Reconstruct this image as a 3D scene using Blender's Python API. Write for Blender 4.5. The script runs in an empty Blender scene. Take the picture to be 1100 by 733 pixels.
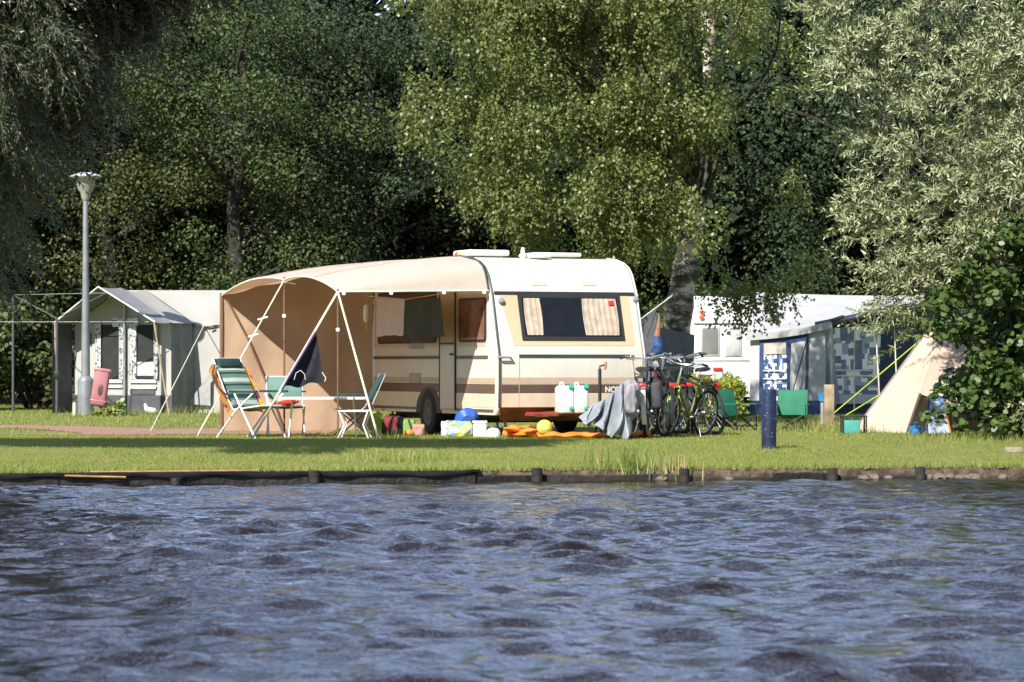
import bpy, bmesh, math, random
import numpy as np
from mathutils import Vector, Matrix, noise as mnoise

SC = bpy.context.scene
COL = SC.collection
random.seed(7)
RNG = np.random.default_rng(11)
R = math.radians

# ------------------------------------------------------------------ camera, sky, sun
CAMZ, FPX = 0.975, 3360.0
cam_d = bpy.data.cameras.new('camera')
cam = bpy.data.objects.new('camera', cam_d)
COL.objects.link(cam)
cam.location = (0, 0, CAMZ)
cam.rotation_euler = (R(90), 0, 0)
cam_d.sensor_width = 36
cam_d.lens = 36 * FPX / 1100
cam_d.shift_y = 25.5 / 1100
cam_d.clip_start = 0.5
cam_d.clip_end = 2000
cam_d.dof.use_dof = True
cam_d.dof.focus_distance = 42.5
cam_d.dof.aperture_fstop = 5.6
SC.camera = cam

SUN_EL = R(41.2)
sun_h = Vector((-0.5126, -0.8586, 0))
SUN = Vector((sun_h.x * math.cos(SUN_EL), sun_h.y * math.cos(SUN_EL), math.sin(SUN_EL)))
world = bpy.data.worlds.new('World')
SC.world = world
world.use_nodes = True
wn = world.node_tree
sky = wn.nodes.new('ShaderNodeTexSky')
sky.sky_type = 'NISHITA'
sky.sun_disc = False
sky.sun_elevation = SUN_EL
sky.sun_rotation = math.atan2(SUN.x, SUN.y)
sky.air_density = 1.0
sky.dust_density = 0.3
sky.ozone_density = 2.5
# unseen bright clouds added over the wood, to brighten the water's reflection
wtc = wn.nodes.new('ShaderNodeTexCoord')
wmp = wn.nodes.new('ShaderNodeMapping')
wmp.inputs['Scale'].default_value = (1.6, 1.6, 4.2)
wnz = wn.nodes.new('ShaderNodeTexNoise')
wnz.inputs['Scale'].default_value = 2.3
wnz.inputs['Detail'].default_value = 7
wnz.inputs['Roughness'].default_value = 0.6
wn.links.new(wtc.outputs['Generated'], wmp.inputs[0])
wn.links.new(wmp.outputs[0], wnz.inputs['Vector'])
wsp = wn.nodes.new('ShaderNodeSeparateXYZ')
wn.links.new(wtc.outputs['Generated'], wsp.inputs[0])


def ramp(src, lo, hi):
    n = wn.nodes.new('ShaderNodeMapRange')
    n.interpolation_type = 'SMOOTHSTEP'
    n.inputs['From Min'].default_value = lo
    n.inputs['From Max'].default_value = hi
    wn.links.new(src, n.inputs['Value'])
    return n.outputs['Result']


def times(p, q):
    n = wn.nodes.new('ShaderNodeMath')
    n.operation = 'MULTIPLY'
    wn.links.new(p, n.inputs[0])
    wn.links.new(q, n.inputs[1])
    return n.outputs[0]


cover = times(times(ramp(wnz.outputs['Fac'], 0.44, 0.62), ramp(wsp.outputs['Y'], 0.1, 0.5)), ramp(wsp.outputs['Z'], 0.03, 0.12))
wmx = wn.nodes.new('ShaderNodeMix')
wmx.data_type = 'RGBA'
wmx.inputs['B'].default_value = (13.0, 16.2, 25.0, 1)
wn.links.new(cover, wmx.inputs['Factor'])
wn.links.new(sky.outputs[0], wmx.inputs['A'])
wn.links.new(wmx.outputs['Result'], wn.nodes['Background'].inputs[0])
wn.nodes['Background'].inputs[1].default_value = 0.08
sl = bpy.data.lights.new('sun', 'SUN')
sl.energy = 5.0
sl.angle = R(0.5)
sl.color = (1.0, 0.955, 0.87)
so = bpy.data.objects.new('sun', sl)
COL.objects.link(so)
so.rotation_euler = SUN.to_track_quat('Z', 'Y').to_euler()

vs = SC.view_settings
vs.view_transform = 'Standard'
vs.look = 'None'
vs.exposure = 0.8
vs.gamma = 1
vs.use_curve_mapping = False
cy = SC.cycles
cy.max_bounces = 6
cy.diffuse_bounces = 3
cy.glossy_bounces = 3
cy.transmission_bounces = 4
cy.transparent_max_bounces = 6
cy.caustics_reflective = False
cy.caustics_refractive = False
cy.use_denoising = True
cy.sample_clamp_indirect = 6


def W(px, py, d):
    """point of the place that the photograph shows at px, py, d metres away"""
    return Vector(((px - 550) * d / FPX, d, CAMZ + (392 - py) * d / FPX))


# ------------------------------------------------------------------ materials
MATS = {}


def nodes_of(name):
    m = bpy.data.materials.new(name)
    m.use_nodes = True
    nt = m.node_tree
    return m, nt, nt.nodes['Principled BSDF']


def mat(name, col, rough=0.55, metal=0.0, var=0.12, vscale=6.0, bump=0.0, bscale=60.0, spec=0.5, trans=0.0, tcol=None, streak=0.0):
    """surface with a slight uneven tone, optional fine bump and optional translucency (cloth, plastic)"""
    if name in MATS:
        return MATS[name]
    m, nt, b = nodes_of(name)
    tc = nt.nodes.new('ShaderNodeTexCoord')
    nz = nt.nodes.new('ShaderNodeTexNoise')
    nz.inputs['Scale'].default_value = vscale
    nz.inputs['Detail'].default_value = 6
    nt.links.new(tc.outputs['Object'], nz.inputs['Vector'])
    mx = nt.nodes.new('ShaderNodeMix')
    mx.data_type = 'RGBA'
    lo = [c * (1 - var * 1.6) for c in col]
    hi = [min(1, c * (1 + var)) for c in col]
    mx.inputs['A'].default_value = (*lo, 1)
    mx.inputs['B'].default_value = (*hi, 1)
    cr = nt.nodes.new('ShaderNodeMapRange')
    cr.inputs['From Min'].default_value = 0.3
    cr.inputs['From Max'].default_value = 0.65
    nt.links.new(nz.outputs['Fac'], cr.inputs['Value'])
    nt.links.new(cr.outputs['Result'], mx.inputs['Factor'])
    last = mx.outputs['Result']
    if streak:
        # rain streaks and grime running down
        mp = nt.nodes.new('ShaderNodeMapping')
        mp.inputs['Scale'].default_value = (9, 9, 0.7)
        n3 = nt.nodes.new('ShaderNodeTexNoise')
        n3.inputs['Scale'].default_value = 2.2
        n3.inputs['Detail'].default_value = 7
        n3.inputs['Roughness'].default_value = 0.7
        nt.links.new(tc.outputs['Object'], mp.inputs[0])
        nt.links.new(mp.outputs[0], n3.inputs['Vector'])
        r3 = nt.nodes.new('ShaderNodeMapRange')
        r3.inputs['From Min'].default_value = 0.5
        r3.inputs['From Max'].default_value = 0.75
        r3.inputs['To Max'].default_value = streak
        nt.links.new(n3.outputs['Fac'], r3.inputs['Value'])
        m3 = nt.nodes.new('ShaderNodeMix')
        m3.data_type = 'RGBA'
        m3.inputs['B'].default_value = (0.22, 0.17, 0.11, 1)
        nt.links.new(last, m3.inputs['A'])
        nt.links.new(r3.outputs[0], m3.inputs['Factor'])
        last = m3.outputs['Result']
    nt.links.new(last, b.inputs['Base Color'])
    b.inputs['Roughness'].default_value = rough
    b.inputs['Metallic'].default_value = metal
    b.inputs['Specular IOR Level'].default_value = spec
    if bump:
        bn = nt.nodes.new('ShaderNodeBump')
        n2 = nt.nodes.new('ShaderNodeTexNoise')
        n2.inputs['Scale'].default_value = bscale
        n2.inputs['Detail'].default_value = 4
        nt.links.new(tc.outputs['Object'], n2.inputs['Vector'])
        nt.links.new(n2.outputs['Fac'], bn.inputs['Height'])
        bn.inputs['Strength'].default_value = bump
        bn.inputs['Distance'].default_value = 0.02
        nt.links.new(bn.outputs['Normal'], b.inputs['Normal'])
    if trans:
        tr = nt.nodes.new('ShaderNodeBsdfTranslucent')
        tr.inputs['Color'].default_value = (*(tcol or col), 1)
        ms = nt.nodes.new('ShaderNodeMixShader')
        ms.inputs[0].default_value = trans
        nt.links.new(b.outputs[0], ms.inputs[1])
        nt.links.new(tr.outputs[0], ms.inputs[2])
        nt.links.new(ms.outputs[0], nt.nodes['Material Output'].inputs['Surface'])
    MATS[name] = m
    return m


def leaf_mat(name, dark, light, tcol, rough=0.45, trans=0.3, spec=0.4, back=None, patch=None, pscale=0.7):
    """leaves: each leaf its own tone between two greens, lit through from behind"""
    m, nt, b = nodes_of(name)
    g = nt.nodes.new('ShaderNodeNewGeometry')
    mx = nt.nodes.new('ShaderNodeMix')
    mx.data_type = 'RGBA'
    mx.inputs['A'].default_value = (*dark, 1)
    mx.inputs['B'].default_value = (*light, 1)
    nt.links.new(g.outputs['Random Per Island'], mx.inputs['Factor'])
    last = mx.outputs['Result']
    if patch:
        tc = nt.nodes.new('ShaderNodeTexCoord')
        nz = nt.nodes.new('ShaderNodeTexNoise')
        nz.inputs['Scale'].default_value = pscale
        nz.inputs['Detail'].default_value = 6
        nz.inputs['Roughness'].default_value = 0.65
        nt.links.new(tc.outputs['Object'], nz.inputs['Vector'])
        mr = nt.nodes.new('ShaderNodeMapRange')
        mr.inputs['From Min'].default_value = 0.42
        mr.inputs['From Max'].default_value = 0.66
        mr.inputs['To Max'].default_value = 0.75
        nt.links.new(nz.outputs['Fac'], mr.inputs['Value'])
        m3 = nt.nodes.new('ShaderNodeMix')
        m3.data_type = 'RGBA'
        m3.inputs['B'].default_value = (*patch, 1)
        nt.links.new(last, m3.inputs['A'])
        nt.links.new(mr.outputs[0], m3.inputs['Factor'])
        last = m3.outputs['Result']
    if back:
        m2 = nt.nodes.new('ShaderNodeMix')
        m2.data_type = 'RGBA'
        m2.inputs['B'].default_value = (*back, 1)
        nt.links.new(last, m2.inputs['A'])
        nt.links.new(g.outputs['Backfacing'], m2.inputs['Factor'])
        last = m2.outputs['Result']
    nt.links.new(last, b.inputs['Base Color'])
    b.inputs['Roughness'].default_value = rough
    b.inputs['Specular IOR Level'].default_value = spec
    tr = nt.nodes.new('ShaderNodeBsdfTranslucent')
    tr.inputs['Color'].default_value = (*tcol, 1)
    ms = nt.nodes.new('ShaderNodeMixShader')
    ms.inputs[0].default_value = trans
    nt.links.new(b.outputs[0], ms.inputs[1])
    nt.links.new(tr.outputs[0], ms.inputs[2])
    nt.links.new(ms.outputs[0], nt.nodes['Material Output'].inputs['Surface'])
    return m


# ------------------------------------------------------------------ mesh helpers
class MB:
    """collects faces and links them as ONE mesh object"""

    def __init__(self):
        self.v, self.f, self.m = [], [], []

    def add(self, vs_, fs_, mi=0):
        o = len(self.v)
        self.v += [Vector(p) for p in vs_]
        self.f += [tuple(i + o for i in f) for f in fs_]
        self.m += [mi] * len(fs_)
        return self

    def box(self, c, s, mi=0, rot=None, bev=0.0, seg=2):
        bm = bmesh.new()
        bmesh.ops.create_cube(bm, size=1)
        for v in bm.verts:
            v.co = Vector((v.co.x * s[0], v.co.y * s[1], v.co.z * s[2]))
        if bev:
            bmesh.ops.bevel(bm, geom=bm.edges[:], offset=bev, segments=seg, affect='EDGES', profile=0.5)
        M = Matrix.Translation(Vector(c)) @ (rot.to_4x4() if rot is not None else Matrix.Identity(4))
        bm.verts.index_update()
        self.add([M @ v.co for v in bm.verts], [[v.index for v in f.verts] for f in bm.faces], mi)
        bm.free()
        return self

    def tube(self, path, r, n=8, mi=0, closed=False, cap=True):
        P = [Vector(p) for p in path]
        k = len(P)
        rs = r if isinstance(r, (list, tuple)) else [r] * k
        up = None
        rings = []
        for i in range(k):
            a = P[(i - 1) % k] if (i > 0 or closed) else P[i]
            b = P[(i + 1) % k] if (i < k - 1 or closed) else P[i]
            t = (b - a)
            t = t.normalized() if t.length > 1e-9 else Vector((0, 0, 1))
            if up is None:
                up = Vector((0, 0, 1)) if abs(t.z) < 0.9 else Vector((1, 0, 0))
            s = t.cross(up)
            if s.length < 1e-6:
                s = t.cross(Vector((0.3, 1, 0.2)))
            s.normalize()
            up = s.cross(t).normalized()
            rings.append([P[i] + (s * math.cos(2 * math.pi * j / n) + up * math.sin(2 * math.pi * j / n)) * rs[i] for j in range(n)])
        vs_ = [p for ring in rings for p in ring]
        fs_ = []
        for i in range(k if closed else k - 1):
            i2 = (i + 1) % k
            for j in range(n):
                j2 = (j + 1) % n
                fs_.append((i * n + j, i * n + j2, i2 * n + j2, i2 * n + j))
        if cap and not closed:
            fs_.append(tuple(range(n - 1, -1, -1)))
            fs_.append(tuple((k - 1) * n + j for j in range(n)))
        return self.add(vs_, fs_, mi)

    def lathe(self, prof, c=(0, 0, 0), n=20, mi=0, M=None, cap=True):
        c = Vector(c)
        vs_, fs_ = [], []
        for r, z in prof:
            for j in range(n):
                a = 2 * math.pi * j / n
                p = Vector((r * math.cos(a), r * math.sin(a), z))
                vs_.append(c + (M @ p if M is not None else p))
        for i in range(len(prof) - 1):
            for j in range(n):
                j2 = (j + 1) % n
                fs_.append((i * n + j, i * n + j2, (i + 1) * n + j2, (i + 1) * n + j))
        if cap:
            fs_.append(tuple(range(n - 1, -1, -1)))
            fs_.append(tuple((len(prof) - 1) * n + j for j in range(n)))
        return self.add(vs_, fs_, mi)

    def grid(self, fn, nu, nv, mi=0, flip=False):
        vs_ = [fn(i / nu, j / nv) for i in range(nu + 1) for j in range(nv + 1)]
        fs_ = []
        mis = []
        for i in range(nu):
            for j in range(nv):
                a = i * (nv + 1) + j
                q = (a, a + nv + 1, a + nv + 2, a + 1)
                fs_.append(q[::-1] if flip else q)
                mis.append(mi(i, j) if callable(mi) else mi)
        self.add(vs_, fs_, 0)
        self.m[-len(fs_):] = mis
        return self

    def slab(self, poly, nrm, th, mi=0):
        """flat outline (list of points, counter-clockwise seen from nrm) given thickness th behind it"""
        P = [Vector(p) for p in poly]
        nv = Vector(nrm).normalized() * th
        n = len(P)
        vs_ = P + [p - nv for p in P]
        fs_ = [tuple(range(n)), tuple(range(2 * n - 1, n - 1, -1))]
        for i in range(n):
            j = (i + 1) % n
            fs_.append((i, i + n, j + n, j))
        return self.add(vs_, fs_, mi)

    def build(self, name, mats, parent=None, smooth=40, world=False):
        me = bpy.data.meshes.new(name)
        v = self.v
        if world and parent is not None:
            M = world_matrix(parent).inverted()
            v = [M @ p for p in v]
        me.from_pydata([tuple(p) for p in v], [], self.f)
        for m in (mats if isinstance(mats, (list, tuple)) else [mats]):
            me.materials.append(m)
        me.polygons.foreach_set('material_index', self.m)
        if smooth:
            me.polygons.foreach_set('use_smooth', [True] * len(self.f))
            me.set_sharp_from_angle(angle=R(smooth))
        me.update()
        o = bpy.data.objects.new(name, me)
        COL.objects.link(o)
        if parent is not None:
            o.parent = parent
        return o


def world_matrix(o):
    M = o.matrix_basis.copy()
    while o.parent is not None:
        o = o.parent
        M = o.matrix_basis @ M
    return M


def tag(o, label=None, cat=None, group=None, kind=None):
    if label:
        o['label'] = label
    if cat:
        o['category'] = cat
    if group:
        o['group'] = group
    if kind:
        o['kind'] = kind
    return o


def thing(name, loc, label, cat, group=None, rz=0.0):
    o = bpy.data.objects.new(name, None)
    o.empty_display_size = 0.2
    COL.objects.link(o)
    o.location = Vector(loc)
    o.rotation_euler = (0, 0, rz)
    return tag(o, label, cat, group)


def copy_thing(o, loc=None, rz=None, label=None, group=None):
    def rec(a, par):
        c = a.copy()
        COL.objects.link(c)
        c.parent = par
        for ch in list(a.children):
            rec(ch, c)
        return c
    c = rec(o, None)
    if loc is not None:
        c.location = loc
    if rz is not None:
        c.rotation_euler = (0, 0, rz)
    if label:
        c['label'] = label
    if group:
        c['group'] = group
    return c


def fast_mesh(name, V, F, mats, parent=None, mi=None, smooth=False):
    """big meshes (leaves, grass, water) straight from numpy arrays"""
    me = bpy.data.meshes.new(name)
    V = np.ascontiguousarray(V, dtype=np.float32)
    F = np.ascontiguousarray(F, dtype=np.int32)
    nf, k = F.shape
    me.vertices.add(len(V))
    me.vertices.foreach_set('co', V.ravel())
    me.loops.add(nf * k)
    me.loops.foreach_set('vertex_index', F.ravel())
    me.polygons.add(nf)
    me.polygons.foreach_set('loop_start', np.arange(0, nf * k, k, dtype=np.int32))
    me.polygons.foreach_set('loop_total', np.full(nf, k, dtype=np.int32))
    for m in (mats if isinstance(mats, (list, tuple)) else [mats]):
        me.materials.append(m)
    if mi is not None:
        me.polygons.foreach_set('material_index', np.asarray(mi, dtype=np.int32))
    if smooth:
        me.polygons.foreach_set('use_smooth', np.ones(nf, dtype=bool))
    me.update(calc_edges=True)
    o = bpy.data.objects.new(name, me)
    COL.objects.link(o)
    if parent is not None:
        o.parent = parent
    return o


def unit(a):
    return a / np.maximum(np.linalg.norm(a, axis=1, keepdims=True), 1e-9)


def leaf_quads(P, N, L, Wd, D=None, fold=0.0):
    """rhombic leaves at P facing N; L, Wd length and width"""
    n = len(P)
    if D is None:
        D = RNG.normal(size=(n, 3))
    D = unit(D - N * np.sum(D * N, axis=1, keepdims=True))
    S = np.cross(N, D)
    L = np.broadcast_to(np.asarray(L, float).reshape(-1, 1), (n, 1))
    Wd = np.broadcast_to(np.asarray(Wd, float).reshape(-1, 1), (n, 1))
    V = np.empty((n, 4, 3))
    V[:, 0] = P
    V[:, 1] = P + D * L * 0.48 + S * Wd * 0.5
    V[:, 2] = P + D * L - N * L * fold
    V[:, 3] = P + D * L * 0.48 - S * Wd * 0.5
    return V.reshape(-1, 3), np.arange(n * 4).reshape(n, 4)


def leaf_hex(P, N, L, Wd):
    """round leaves: six-cornered"""
    n = len(P)
    D = RNG.normal(size=(n, 3))
    D[:, 2] -= 0.6
    D = unit(D - N * np.sum(D * N, axis=1, keepdims=True))
    S = np.cross(N, D)
    L = np.asarray(L).reshape(-1, 1)
    Wd = np.asarray(Wd).reshape(-1, 1)
    V = np.empty((n, 6, 3))
    for i, (a, b) in enumerate(((0, 0), (0.28, 0.47), (0.72, 0.42), (1, 0.0), (0.72, -0.42), (0.28, -0.47))):
        V[:, i] = P + D * L * a + S * Wd * b - N * L * 0.12 * abs(b)
    return V.reshape(-1, 3), np.arange(n * 6).reshape(n, 6)


def shell_points(n, rad, power=0.45):
    """points in an ellipsoid, crowded towards its skin, and their outward directions"""
    d = unit(RNG.normal(size=(n, 3)))
    r = RNG.random((n, 1)) ** power
    return d * r * np.asarray(rad), d


def text_mesh(s, size, ext, m, name, parent, M):
    cu = bpy.data.curves.new(name, 'FONT')
    cu.body = s
    cu.size = size
    cu.extrude = ext
    cu.offset = 0.004
    t = bpy.data.objects.new(name, cu)
    COL.objects.link(t)
    bpy.context.view_layer.update()
    me = bpy.data.meshes.new_from_object(t.evaluated_get(bpy.context.evaluated_depsgraph_get()))
    bpy.data.objects.remove(t)
    me.materials.clear()
    me.materials.append(m)
    me.transform(M)
    o = bpy.data.objects.new(name, me)
    COL.objects.link(o)
    o.parent = parent
    return o


def catmull(pts, n):
    P = [Vector(p) for p in pts]
    P = [2 * P[0] - P[1]] + P + [2 * P[-1] - P[-2]]
    out = []
    for i in range(1, len(P) - 2):
        for k in range(n):
            t = k / n
            a, b, c, d = P[i - 1], P[i], P[i + 1], P[i + 2]
            out.append(0.5 * ((2 * b) + (c - a) * t + (2 * a - 5 * b + 4 * c - d) * t * t + (3 * b - a - 3 * c + d) * t ** 3))
    out.append(P[-2])
    return out


# ------------------------------------------------------------------ ground, bank, path, water
def bank_y(x):
    return 34.0 + 0.19 * np.clip(x, -14, 14) + 0.05 * np.sin(x * 1.7) + 0.03 * np.sin(x * 4.1 + 1)


def ground_z(x, y):
    t = np.clip((y - bank_y(x)) / 6.8, 0, 1)
    z = -0.175 + 0.175 * t * t * (3 - 2 * t)
    return z + 0.012 * np.sin(x * 1.3 + y * .7) * np.sin(y * 0.9 + 1) * np.clip((y - bank_y(x)) * 2, 0, 1)


def gz(x, y):
    return float(ground_z(np.float64(x), np.float64(y)))


def make_lawn_mat():
    m, nt, b = nodes_of('lawn_turf')
    tc = nt.nodes.new('ShaderNodeTexCoord')
    cols = [(0.09, 0.115, 0.025), (0.16, 0.175, 0.042), (0.22, 0.20, 0.07)]
    n1 = nt.nodes.new('ShaderNodeTexNoise')
    n1.inputs['Scale'].default_value = 1.3
    n1.inputs['Detail'].default_value = 8
    n1.inputs['Roughness'].default_value = 0.7
    n2 = nt.nodes.new('ShaderNodeTexNoise')
    n2.inputs['Scale'].default_value = 40
    n2.inputs['Detail'].default_value = 5
    nt.links.new(tc.outputs['Object'], n1.inputs['Vector'])
    nt.links.new(tc.outputs['Object'], n2.inputs['Vector'])
    ad = nt.nodes.new('ShaderNodeMath')
    ad.operation = 'MULTIPLY_ADD'
    ad.inputs[1].default_value = 0.5
    nt.links.new(n2.outputs['Fac'], ad.inputs[0])
    ml = nt.nodes.new('ShaderNodeMath')
    ml.operation = 'MULTIPLY'
    ml.inputs[1].default_value = 0.5
    nt.links.new(n1.outputs['Fac'], ml.inputs[0])
    nt.links.new(ml.outputs[0], ad.inputs[2])
    r = nt.nodes.new('ShaderNodeValToRGB')
    r.color_ramp.elements[0].position = 0.36
    r.color_ramp.elements[0].color = (*cols[0], 1)
    r.color_ramp.elements[1].position = 0.64
    r.color_ramp.elements[1].color = (*cols[2], 1)
    e = r.color_ramp.elements.new(0.5)
    e.color = (*cols[1], 1)
    nt.links.new(ad.outputs[0], r.inputs[0])
    nt.links.new(r.outputs[0], b.inputs['Base Color'])
    b.inputs['Roughness'].default_value = 0.9
    b.inputs['Specular IOR Level'].default_value = 0.1
    return m


M_TURF = make_lawn_mat()
M_SOIL = mat('bank_soil', (0.085, 0.06, 0.04), 0.95, var=0.5, vscale=9, bump=1.0, bscale=25)

xs = np.unique(np.concatenate([np.linspace(-400, -16, 24), np.arange(-16, 16.01, 0.12), np.linspace(16, 400, 24)]))
offs = [0.10, 0.06, 0.0, 0.02, 0.08, 0.2]
lev = [-1.4, -0.36, -0.30, -0.2, None, None]
offs += list(np.arange(0.5, 12, 0.35)) + list(np.linspace(12.5, 60, 30)) + [80, 120, 200, 400, 900]
lev += [None] * (len(offs) - len(lev))
Vg = np.zeros((len(xs), len(offs), 3))
for j, (o_, l_) in enumerate(zip(offs, lev)):
    y = bank_y(xs) + o_
    jit = 0.03 * np.sin(xs * 9.0 + j) + 0.02 * np.sin(xs * 23 + 2 * j)
    if l_ is not None and j > 0:
        y = y + jit
    Vg[:, j, 0] = xs
    Vg[:, j, 1] = y
    Vg[:, j, 2] = ground_z(xs, y) if l_ is None else l_ + (0.012 * np.sin(xs * 13 + j) if j > 1 else 0)
nx, ny = len(xs), len(offs)
idx = np.arange(nx * ny).reshape(nx, ny)
Fg = np.stack([idx[:-1, :-1], idx[1:, :-1], idx[1:, 1:], idx[:-1, 1:]], -1).reshape(-1, 4)
mi = np.tile(np.where(np.arange(ny - 1) < 4, 1, 0), nx - 1)
tag(fast_mesh('lawn', Vg.reshape(-1, 3), Fg, [M_TURF, M_SOIL], mi=mi, smooth=True), kind='structure')


def path_mask(x, y):
    """red brick path running along the tents, forking round an island of grass on the left"""
    lo = 43.6 + 0.12 * np.sin(x * 1.1) + np.clip(-x - 6, 0, 9) * 0.10
    hi = 47.6 + np.clip(-x - 5.5, 0, 9) * 1.1
    hi = np.where(x < -9, 51.5, hi)
    ok = (y > lo) & (y < hi) & (x < -2.6)
    tip = -6.05
    w = np.clip(tip - x, 0, 9)
    isl = (x < tip) & (y > lo + 0.75) & (y < lo + 0.75 + np.minimum(w * 2.2, 3.6) + 0)
    return ok & ~isl


def make_path_mat():
    m, nt, b = nodes_of('red_brick_path')
    tc = nt.nodes.new('ShaderNodeTexCoord')
    br = nt.nodes.new('ShaderNodeTexBrick')
    br.inputs['Scale'].default_value = 5
    br.inputs['Color1'].default_value = (0.27, 0.125, 0.085, 1)
    br.inputs['Color2'].default_value = (0.34, 0.18, 0.125, 1)
    br.inputs['Mortar'].default_value = (0.2, 0.13, 0.09, 1)
    nt.links.new(tc.outputs['Object'], br.inputs['Vector'])
    nt.links.new(br.outputs['Color'], b.inputs['Base Color'])
    b.inputs['Roughness'].default_value = 0.9
    return m


gx = np.arange(-16, -2.5, 0.1)
gy = np.arange(42.8, 53, 0.1)
GX, GY = np.meshgrid(gx, gy, indexing='ij')
Vp = np.stack([GX, GY, ground_z(GX, GY) + 0.006], -1).reshape(-1, 3)
ip = np.arange(GX.size).reshape(GX.shape)
mk = path_mask(GX[:-1, :-1] + .05, GY[:-1, :-1] + .05).ravel()
Fp = np.stack([ip[:-1, :-1], ip[1:, :-1], ip[1:, 1:], ip[:-1, 1:]], -1).reshape(-1, 4)[mk]
tag(fast_mesh('path', Vp, Fp, make_path_mat(), smooth=True), kind='structure')


def make_water():
    wx = np.unique(np.concatenate([np.linspace(-250, -9, 30), np.arange(-9, 9.01, 0.055), np.linspace(9, 250, 30)]))
    wy = np.unique(np.concatenate([np.linspace(-150, 8, 30), np.arange(8, 36.01, 0.05), [37, 38]]))
    X, Y = np.meshgrid(wx, wy, indexing='ij')
    Z = np.zeros_like(X)
    DX = np.zeros_like(X)
    DY = np.zeros_like(X)
    rg = np.random.default_rng(29)
    fade = np.clip((9 - np.abs(X)) / 2, 0, 1) * np.clip((Y - 8) / 2, 0, 1)
    lull = 0.78 + 0.14 * np.sin(X * 0.55 + 1.3) * np.sin(Y * 0.33) + 0.10 * np.sin(X * .23 - Y * .41)
    shelter = np.clip((bank_y(X) - Y) / 12, 0, 1) * 0.55 + 0.45
    for i in range(130):
        lam = 0.22 * (0.85 / 0.22) ** rg.random()
        th = rg.normal(-math.pi / 2 + 0.15, 0.38)
        k = 2 * math.pi / lam
        kx, ky = k * math.cos(th), k * math.sin(th)
        a = 0.0061 * lam ** 0.92 * (0.5 + rg.random())
        ph = rg.random() * 6.283
        c = kx * X + ky * Y + ph
        Z += a * np.cos(c)
        DX -= 0.8 * a * kx / k * np.sin(c)
        DY -= 0.8 * a * ky / k * np.sin(c)
    s = fade * lull * shelter
    V = np.stack([X + DX * s, Y + DY * s, -0.30 + Z * s], -1)
    ii = np.arange(X.size).reshape(X.shape)
    F = np.stack([ii[:-1, :-1], ii[1:, :-1], ii[1:, 1:], ii[:-1, 1:]], -1).reshape(-1, 4)
    m, nt, b = nodes_of('lake_water')
    b.inputs['Base Color'].default_value = (0.013, 0.009, 0.008, 1)
    b.inputs['Roughness'].default_value = 0.06
    b.inputs['IOR'].default_value = 1.55
    tc = nt.nodes.new('ShaderNodeTexCoord')
    mp = nt.nodes.new('ShaderNodeMapping')
    mp.inputs['Scale'].default_value = (1.0, 1.5, 1)
    nt.links.new(tc.outputs['Object'], mp.inputs['Vector'])
    n1 = nt.nodes.new('ShaderNodeTexNoise')
    n1.inputs['Scale'].default_value = 5.0
    n1.inputs['Detail'].default_value = 4
    n1.inputs['Roughness'].default_value = 0.55
    nt.links.new(mp.outputs[0], n1.inputs['Vector'])
    bp = nt.nodes.new('ShaderNodeBump')
    bp.inputs['Strength'].default_value = 0.7
    bp.inputs['Distance'].default_value = 0.03
    nt.links.new(n1.outputs['Fac'], bp.inputs['Height'])
    nt.links.new(bp.outputs[0], b.inputs['Normal'])
    tag(fast_mesh('water', V.reshape(-1, 3), F, m, smooth=True), kind='structure')


make_water()
# ------------------------------------------------------------------ grass
M_GRASS = leaf_mat('grass_blades', (0.13, 0.18, 0.035), (0.34, 0.37, 0.11), (0.38, 0.43, 0.08), rough=0.6, trans=0.35, spec=0.2, patch=(0.34, 0.31, 0.12), pscale=0.9)


def grass_blades(x, y, h, w, lean=0.5):
    n = len(x)
    z = ground_z(x, y) - 0.006
    a = RNG.random(n) * 6.283
    la = RNG.random(n) * 6.283
    ln = RNG.random(n) * lean * h
    V = np.empty((n, 3, 3))
    V[:, 0] = np.stack([x - np.cos(a) * w, y - np.sin(a) * w, z], -1)
    V[:, 1] = np.stack([x + np.cos(a) * w, y + np.sin(a) * w, z], -1)
    V[:, 2] = np.stack([x + np.cos(la) * ln, y + np.sin(la) * ln, z + h], -1)
    return V.reshape(-1, 3), np.arange(n * 3).reshape(n, 3)


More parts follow.
